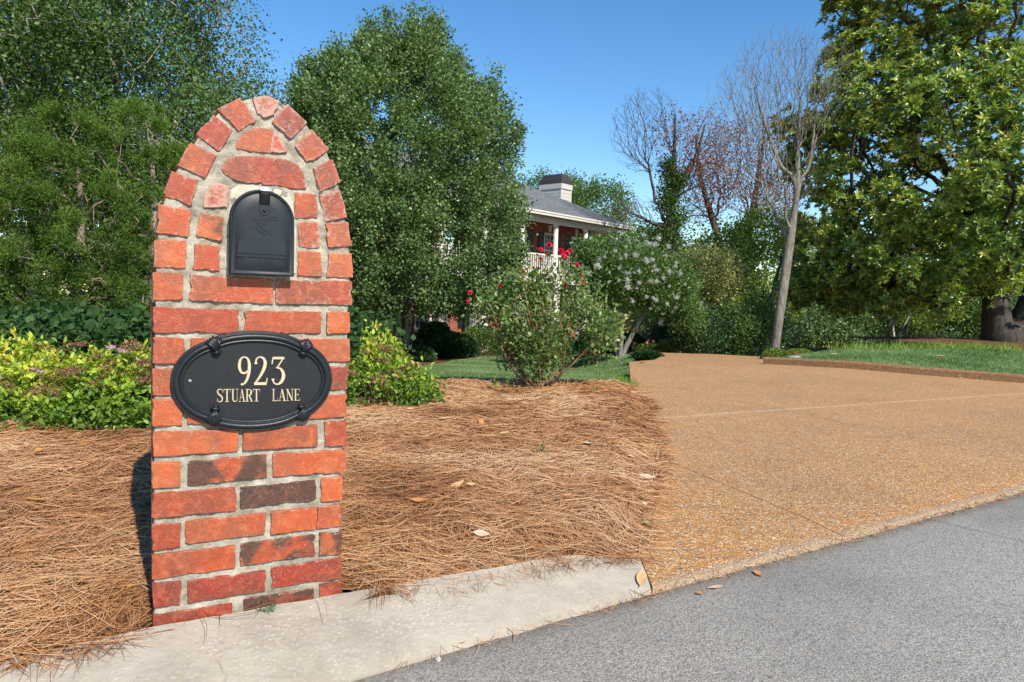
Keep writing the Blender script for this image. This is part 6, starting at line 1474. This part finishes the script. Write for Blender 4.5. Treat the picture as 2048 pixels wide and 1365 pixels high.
# ------------------------------------------------------------------ clipped hedges, lily turf, small flowers by the drive
def mound_leaf(name, label, cat, px_, py_, Y, rx, ry, h, leaf, seed, n, size, ratio=.4, up=.3, box=False, group=None, blades=False):
    R = np.random.default_rng(seed); c = aty(px_, py_, Y); b = np.array([c[0], Y, float(gz(c[0], Y))]); d = R.normal(0, 1, (n, 3)); d[:, 2] = np.abs(d[:, 2])
    d /= (np.linalg.norm(d, axis=1, keepdims=True) if not box else np.max(np.abs(d), axis=1, keepdims=True)**.8*np.linalg.norm(d, axis=1, keepdims=True)**.2); u = R.uniform(.7, 1.0, n)
    P_ = d*u[:, None]*np.array([rx, ry, h]); P_[:, 2] *= 1+.12*(vn(P_[:, 0]*3, P_[:, 1]*3, seed)-.5)
    A = R.normal(0, .6, (n, 3)) + d; A[:, 2] += up
    if blades: P_ = P_*np.array([.5, .5, .1]); A = P_*np.array([1, 1, 0])/max(rx, ry)*2 + R.normal(0, .3, (n, 3)); A[:, 2] += 1.2
    V, Fc, q = leaves_np(P_, A, size*R.uniform(.7, 1.2, n), ratio, R, .3, .25 if blades else .1, None, .6)
    root = empty(name, b, 0, label, cat, group); link('foliage', npmesh('foliage', V, Fc, np.repeat(R.random(n), q)), leaf, root)
    if not blades:
        mb = MB()
        for k in range(7): a = R.uniform(0, 6.3); mb.tube([(0, 0, -.05), (rx*.3*math.cos(a), ry*.3*math.sin(a), h*.4), (rx*.6*math.cos(a), ry*.6*math.sin(a), h*.8)], [.02, .014, .006], 5)
        mb.build('stems', BARK_DARK, root)
    return root
mound_leaf('clipped_hedge', 'low clipped box hedge beside the far end of the driveway', 'hedge', 1358, 705, 18, .55, .5, .36, L_DECID, 301, 9000, .035, box=True)
mound_leaf('boxwood_ball', 'rounded boxwood at the foot of the pale bare trunk', 'shrub', 1552, 715, 13.6, .30, .3, .26, L_OLIVE, 302, 6000, .03)
mound_leaf('boxwood_ball', 'flat spreading boxwood right of the pale bare trunk', 'shrub', 1598, 714, 14.4, .38, .3, .22, L_OLIVE, 303, 6000, .03)
mound_leaf('lily_turf', 'arching lily turf clump at the end of the left lawn', 'grass clump', 1296, 714, 13.2, .32, .4, .2, L_DARK, 304, 2600, .22, .03, blades=True)
mound_leaf('lily_turf', 'lighter lily turf clump below the clipped hedge', 'grass clump', 1348, 712, 16.6, .6, .3, .2, L_OLIVE, 305, 3000, .22, .03, blades=True)
for i, (x, y, Y, rx, h, lab, lf) in enumerate(((960, 690, 25, .9, 1.0, 'clipped green hedge under the lower house window', L_DECID), (905, 705, 22.5, .9, .75, 'dark evergreen bush right of the pear trunks', L_DARK), (870, 700, 23, .8, 1.1, 'taller dark evergreen bush against the house wall', L_DARK), (838, 722, 20, .5, .4, 'small dark shrub at the foot of the pear trunks', L_DARK),
        (1100, 700, 25, 1.2, .9, 'green hedge behind the rose bush', L_DARK), (1210, 700, 20, .9, .8, 'dark shrub below the white flowering tree', L_DARK), (1260, 702, 19, .5, .5, 'low dark shrub at the left of the pink flowers', L_DARK))):
    mound_leaf('evergreen_bush', lab, 'shrub', x, y, Y, rx, rx*.8, h, lf, 310+i, 9000, .07)
FLP = leaf_mat('pink_blossom', [(0, (.70, .10, .08)), (.5, (.80, .25, .20)), (1, (.85, .55, .50))], .7, .2, .2, None, (1, 1, 1))
for i, (x, y, Y, w, nn, lab) in enumerate(((1300, 702, 18, .5, 26, 'bed of small pink roses beyond the left lawn'), (1605, 716, 14, .16, 9, 'tiny patch of red flowers at the tip of the right lawn'))):
    rt = mound_leaf('flower_bed', lab, 'flowers', x, y, Y, w, .25, .22 if i == 0 else .12, L_OLIVE, 330+i, 2500, .04); RR = np.random.default_rng(i+5)
    for k in range(nn): o = link('bloom', bl[k % 3].copy() if k < 3 else o_m[k % 3], None, rt); o_m = (o_m if k else []) + ([o.data] if k < 3 else []); o.data.materials.clear(); o.data.materials.append(FLP); o.location = (RR.uniform(-w, w), RR.uniform(-.2, 0), RR.uniform(.12, .32)*(1 if i == 0 else .45)); o.scale = (1.3,)*3; o.rotation_euler = (.7, 0, RR.uniform(0, 6))

# ------------------------------------------------------------------ fallen leaves and litter
from mathutils.bvhtree import BVHTree
_b = []
for o in bpy.data.objects:
    if o.type == 'MESH' and (o.name.split('.')[0] in ('kerb_section', 'slab', 'road', 'mulch_bed', 'lawn')): _b.append(BVHTree.FromPolygons([v.co for v in o.data.vertices], [tuple(p.vertices) for p in o.data.polygons]))
def onsurf(x, y, z=0):
    r = Vector(ray(x, y)).normalized(); best = None
    for t in _b:
        h = t.ray_cast(Vector(CAM), r)
        if h[0] is not None and (best is None or h[3] < best[3]): best = h
    return (best[0], best[1] if best[1].z > 0 else -best[1]) if best else (Vector(atz(x, y, z)), Vector((0, 0, 1)))
def fallen(px_, py_, z, L, wr, ang, col, label, roll=.2, curl=.25, pitch=0.0, name='fallen_leaf'):
    p, nrm = onsurf(px_, py_, z); V = []; Fc = []; n = 9; L *= .8; curl *= .5
    for i in range(n):
        t = i/(n-1); w = L*wr*math.sin(PI*min(1, t*1.02+.01))**.75*(1-.25*t); zc = curl*L*(4*t*(t-1)+.7)*.35 + .004
        for s in (-1, -.5, 0, .5, 1): V.append(((t-.5)*L, s*w, zc + abs(s)**1.5*w*.16))
    for i in range(n-1):
        for j in range(4): Fc.append((i*5+j, (i+1)*5+j, (i+1)*5+j+1, i*5+j+1))
    n0 = len(V); V += [(v[0], v[1], v[2]+.0012) for v in V]; Fc2 = [tuple(q+n0 for q in f) for f in Fc]; Fc = [f[::-1] for f in Fc] + Fc2
    me = polymesh('fallen_leaf', V, Fc, True); o = link(name, me, col); o.location = Vector(p) + Vector((0, 0, .002 if z < .06 or py_ > 1150 else .030)); from mathutils import Euler; o.rotation_euler = (Vector((0, 0, 1)).rotation_difference(nrm if nrm.z > .8 else Vector((0, 0, 1))).to_matrix() @ Euler((roll*.35, pitch*.4 if pitch < .9 else pitch, 0)).to_matrix() @ Matrix.Rotation(ang, 3, 'Z')).to_euler()
    MB().tube([(-.5*L, 0, curl*L*.245+.004), (-.62*L, .01*L, curl*L*.3+.004)], [.0014, .001], 5).build('stalk', col, o)
    return tag(o, label, 'leaf', 'fallen leaves')
TAN = simple('dry_leaf_tan', (.55, .34, .16), .7, .3, 0, .2, 40); PALE = simple('dry_leaf_pale', (.58, .42, .28), .7, .3, 0, .15, 40); ORG = simple('dry_leaf_orange', (.52, .23, .07), .6, .3, 0, .25, 40); DRK = simple('dry_leaf_brown', (.16, .075, .04), .8, .2, 0, .25, 40)
for a in ((1283,1158,.10,.13,.20,1.30,TAN,'oval tan magnolia leaf lying on the right end of the kerb',.1,.05),
          (1293,967,.085,.115,.34,.05,PALE,'pale curled leaf where straw meets driveway',.5,.4), (912,986,.12,.12,.2,.75,TAN,'long tan leaf slanting in the middle of the straw',.7,.3),
          (942,984,.12,.06,.3,.2,TAN,'short folded tan leaf touching the long slanting one',.3,.4), (838,1017,.12,.085,.3,.1,ORG,'orange brown cupped leaf nearest the pillar foot on the right',.3,.6),
          (962,1086,.12,.075,.35,.0,PALE,'pinkish leaf half buried near the kerb edge',.1,.2), (893,847,.13,.11,.2,.1,PALE,'pale leaf in the straw straight below the rose bush left side',.2,.2),
          (961,855,.14,.10,.3,1.7,ORG,'upright brown leaf standing in the straw',1.2,.2,1.0), (1008,877,.13,.08,.25,.6,TAN,'small tan leaf in the straw below the rose bush',.3,.2),
          (1176,898,.13,.08,.3,.05,PALE,'cream leaf in the straw near the driveway',.2,.3), (1295,822,.05,.12,.2,-.1,TAN,'thin tan leaf at the straw edge farther up the drive',.2,.2),
          (1284,727,.045,.13,.35,.6,DRK,'dark leaf standing up on the driveway near the lawn corner',1.0,.6,.5), (1515,1150,.01,.055,.3,1.9,ORG,'small reddish leaf in the gutter at the foot of the driveway',.4,.3),
          (1400,1190,.01,.03,.4,.3,ORG,'tiny orange leaf scrap on the road beside the driveway lip',.2,.3), (1432,1178,.012,.07,.18,.35,PALE,'narrow pale leaf scrap in the gutter',.1,.2),
          (78,914,.12,.09,.3,2.4,ORG,'brown leaf in the straw left of the pillar',.3,.4), (72,1017,.12,.10,.25,.1,ORG,'reddish leaf lying in the straw at far left',.1,.2),
          (1923,757,.05,.10,.4,.4,TAN,'leaf on the driveway below the right lawn kerb',.6,.5), (1880,716,.19,.16,.25,.1,TAN,'tan leaf lying on the right lawn',.3,.3), (1668,712,.17,.14,.3,.3,TAN,'tan leaf near the left tip of the right lawn',.3,.3),
          (1690,722,.16,.10,.3,1.0,DRK,'dark leaf on the right lawn near its kerb',.8,.3), (1330,985,.05,.05,.3,.2,ORG,'orange brown leaf on the driveway by the straw edge',.3,.4), (1288,1023,.06,.03,.5,.2,PALE,'small whitish leaf bit at the straw edge',.2,.2),
          (820,828,.12,.07,.3,.1,PALE,'pale papery leaf in front of the right spirea',.2,.2), (1310,880,.05,.05,.4,.2,PALE,'small pale leaf on the driveway edge above the curled one',.2,.2), (1262,925,.12,.05,.4,.2,PALE,'light leaf flake in straw beside the driveway',.2,.2)):
    fallen(*a)
cone = atz(1290, 1050, .06); mb = MB().tube([(-.018, 0, .008), (-.006, .001, .011), (.008, .002, .010), (.020, .004, .007)], [.005, .009, .008, .003], 8)
o = mb.build('acorn', simple('green_nut', (.20, .22, .08), .6, .3, 0, .3, 60), None, True); o.location = Vector(cone); tag(o, 'small green brown nut lying at the straw edge', 'nut')
# little seedlings
def sprout(px_, py_, z, h, label, seed, n=9):
    R = np.random.default_rng(seed); p = atz(px_, py_, z); root = empty('seedling', p, 0, label, 'plant', 'green seedlings in the straw'); mb = MB().tube([(0, 0, -.01), (.004, 0, h*.5), (.0, 0, h)], [.0018, .0014, .0008], 5); mb.build('stem', LEAFG, root)
    t = np.linspace(.3, 1, n); a = np.arange(n)*2.4; P_ = np.c_[0*t, 0*t, t*h]; A = np.c_[np.cos(a), np.sin(a), 1.0+0*a]; V, Fc, q = leaves_np(P_, A, h*.42*(1.2-.5*t), .22, R, .3, .2, None, 1, True); link('leaf_cluster', npmesh('leaf_cluster', V, Fc, np.repeat(R.random(n), q)), L_OLIVE, root)
sprout(1084, 915, .12, .075, 'bright green seedling standing in the open straw', 1, 12); sprout(1192, 790, .12, .075, 'small seedling in the straw right of the rose bush', 2)
sprout(990, 782, .12, .12, 'leafy seedling at the left foot of the rose bush', 3, 14); sprout(1018, 780, .12, .09, 'second leafy seedling close beside the rose canes', 4, 12)
# pale stones under the spirea and a brick chip
def stone(px_, py_, z, sx, sy, sz, label, mat, seed, name='stone', cat='stone'):
    bm = bmesh.new(); bmesh.ops.create_icosphere(bm, subdivisions=3, radius=1); r_ = random.Random(seed)
    for v in bm.verts: n_ = 1 + .25*(float(vn(v.co.x*2.1+seed, v.co.y*2.1+v.co.z*1.7, seed))-.5)*2; v.co = Vector((v.co.x*sx*n_, v.co.y*sy*n_, v.co.z*sz*n_))
    me = bpy.data.meshes.new(name); bm.to_mesh(me); bm.free(); o = link(name, me, mat); o.location = onsurf(px_, py_, z)[0] + Vector((0, 0, sz*.7)); o.rotation_euler = (0, 0, r_.uniform(0, 3)); return tag(o, label, cat)
stone(42, 838, .1, .055, .04, .024, 'pitted pale stone under the leftmost spirea', STONE, 1); stone(215, 866, .1, .032, .025, .024, 'small pale stone at the foot of the bushy spirea', STONE, 2)
stone(283, 1115, .1, .016, .012, .010, 'small orange brick chip in the straw beside the pillar', simple('brick_chip', (.60, .22, .09), .8, .2, 0, .3, 60, .6), 3, 'brick_chip', 'brick chip')
stone(876, 1322, .0, .010, .008, .006, 'little white pebble in the gutter below the kerb', STONE, 5, 'pebble', 'pebble'); stone(1262, 1040, .1, .011, .009, .008, 'grey pebble at the edge of the straw', STONE, 6, 'pebble', 'pebble')
stone(1590, 722, .03, .16, .12, .05, 'flat grey stone by the boxwood at the lawn tip', simple('grey_stone', (.38, .36, .33), .9, .2, 0, .2, 10), 7)
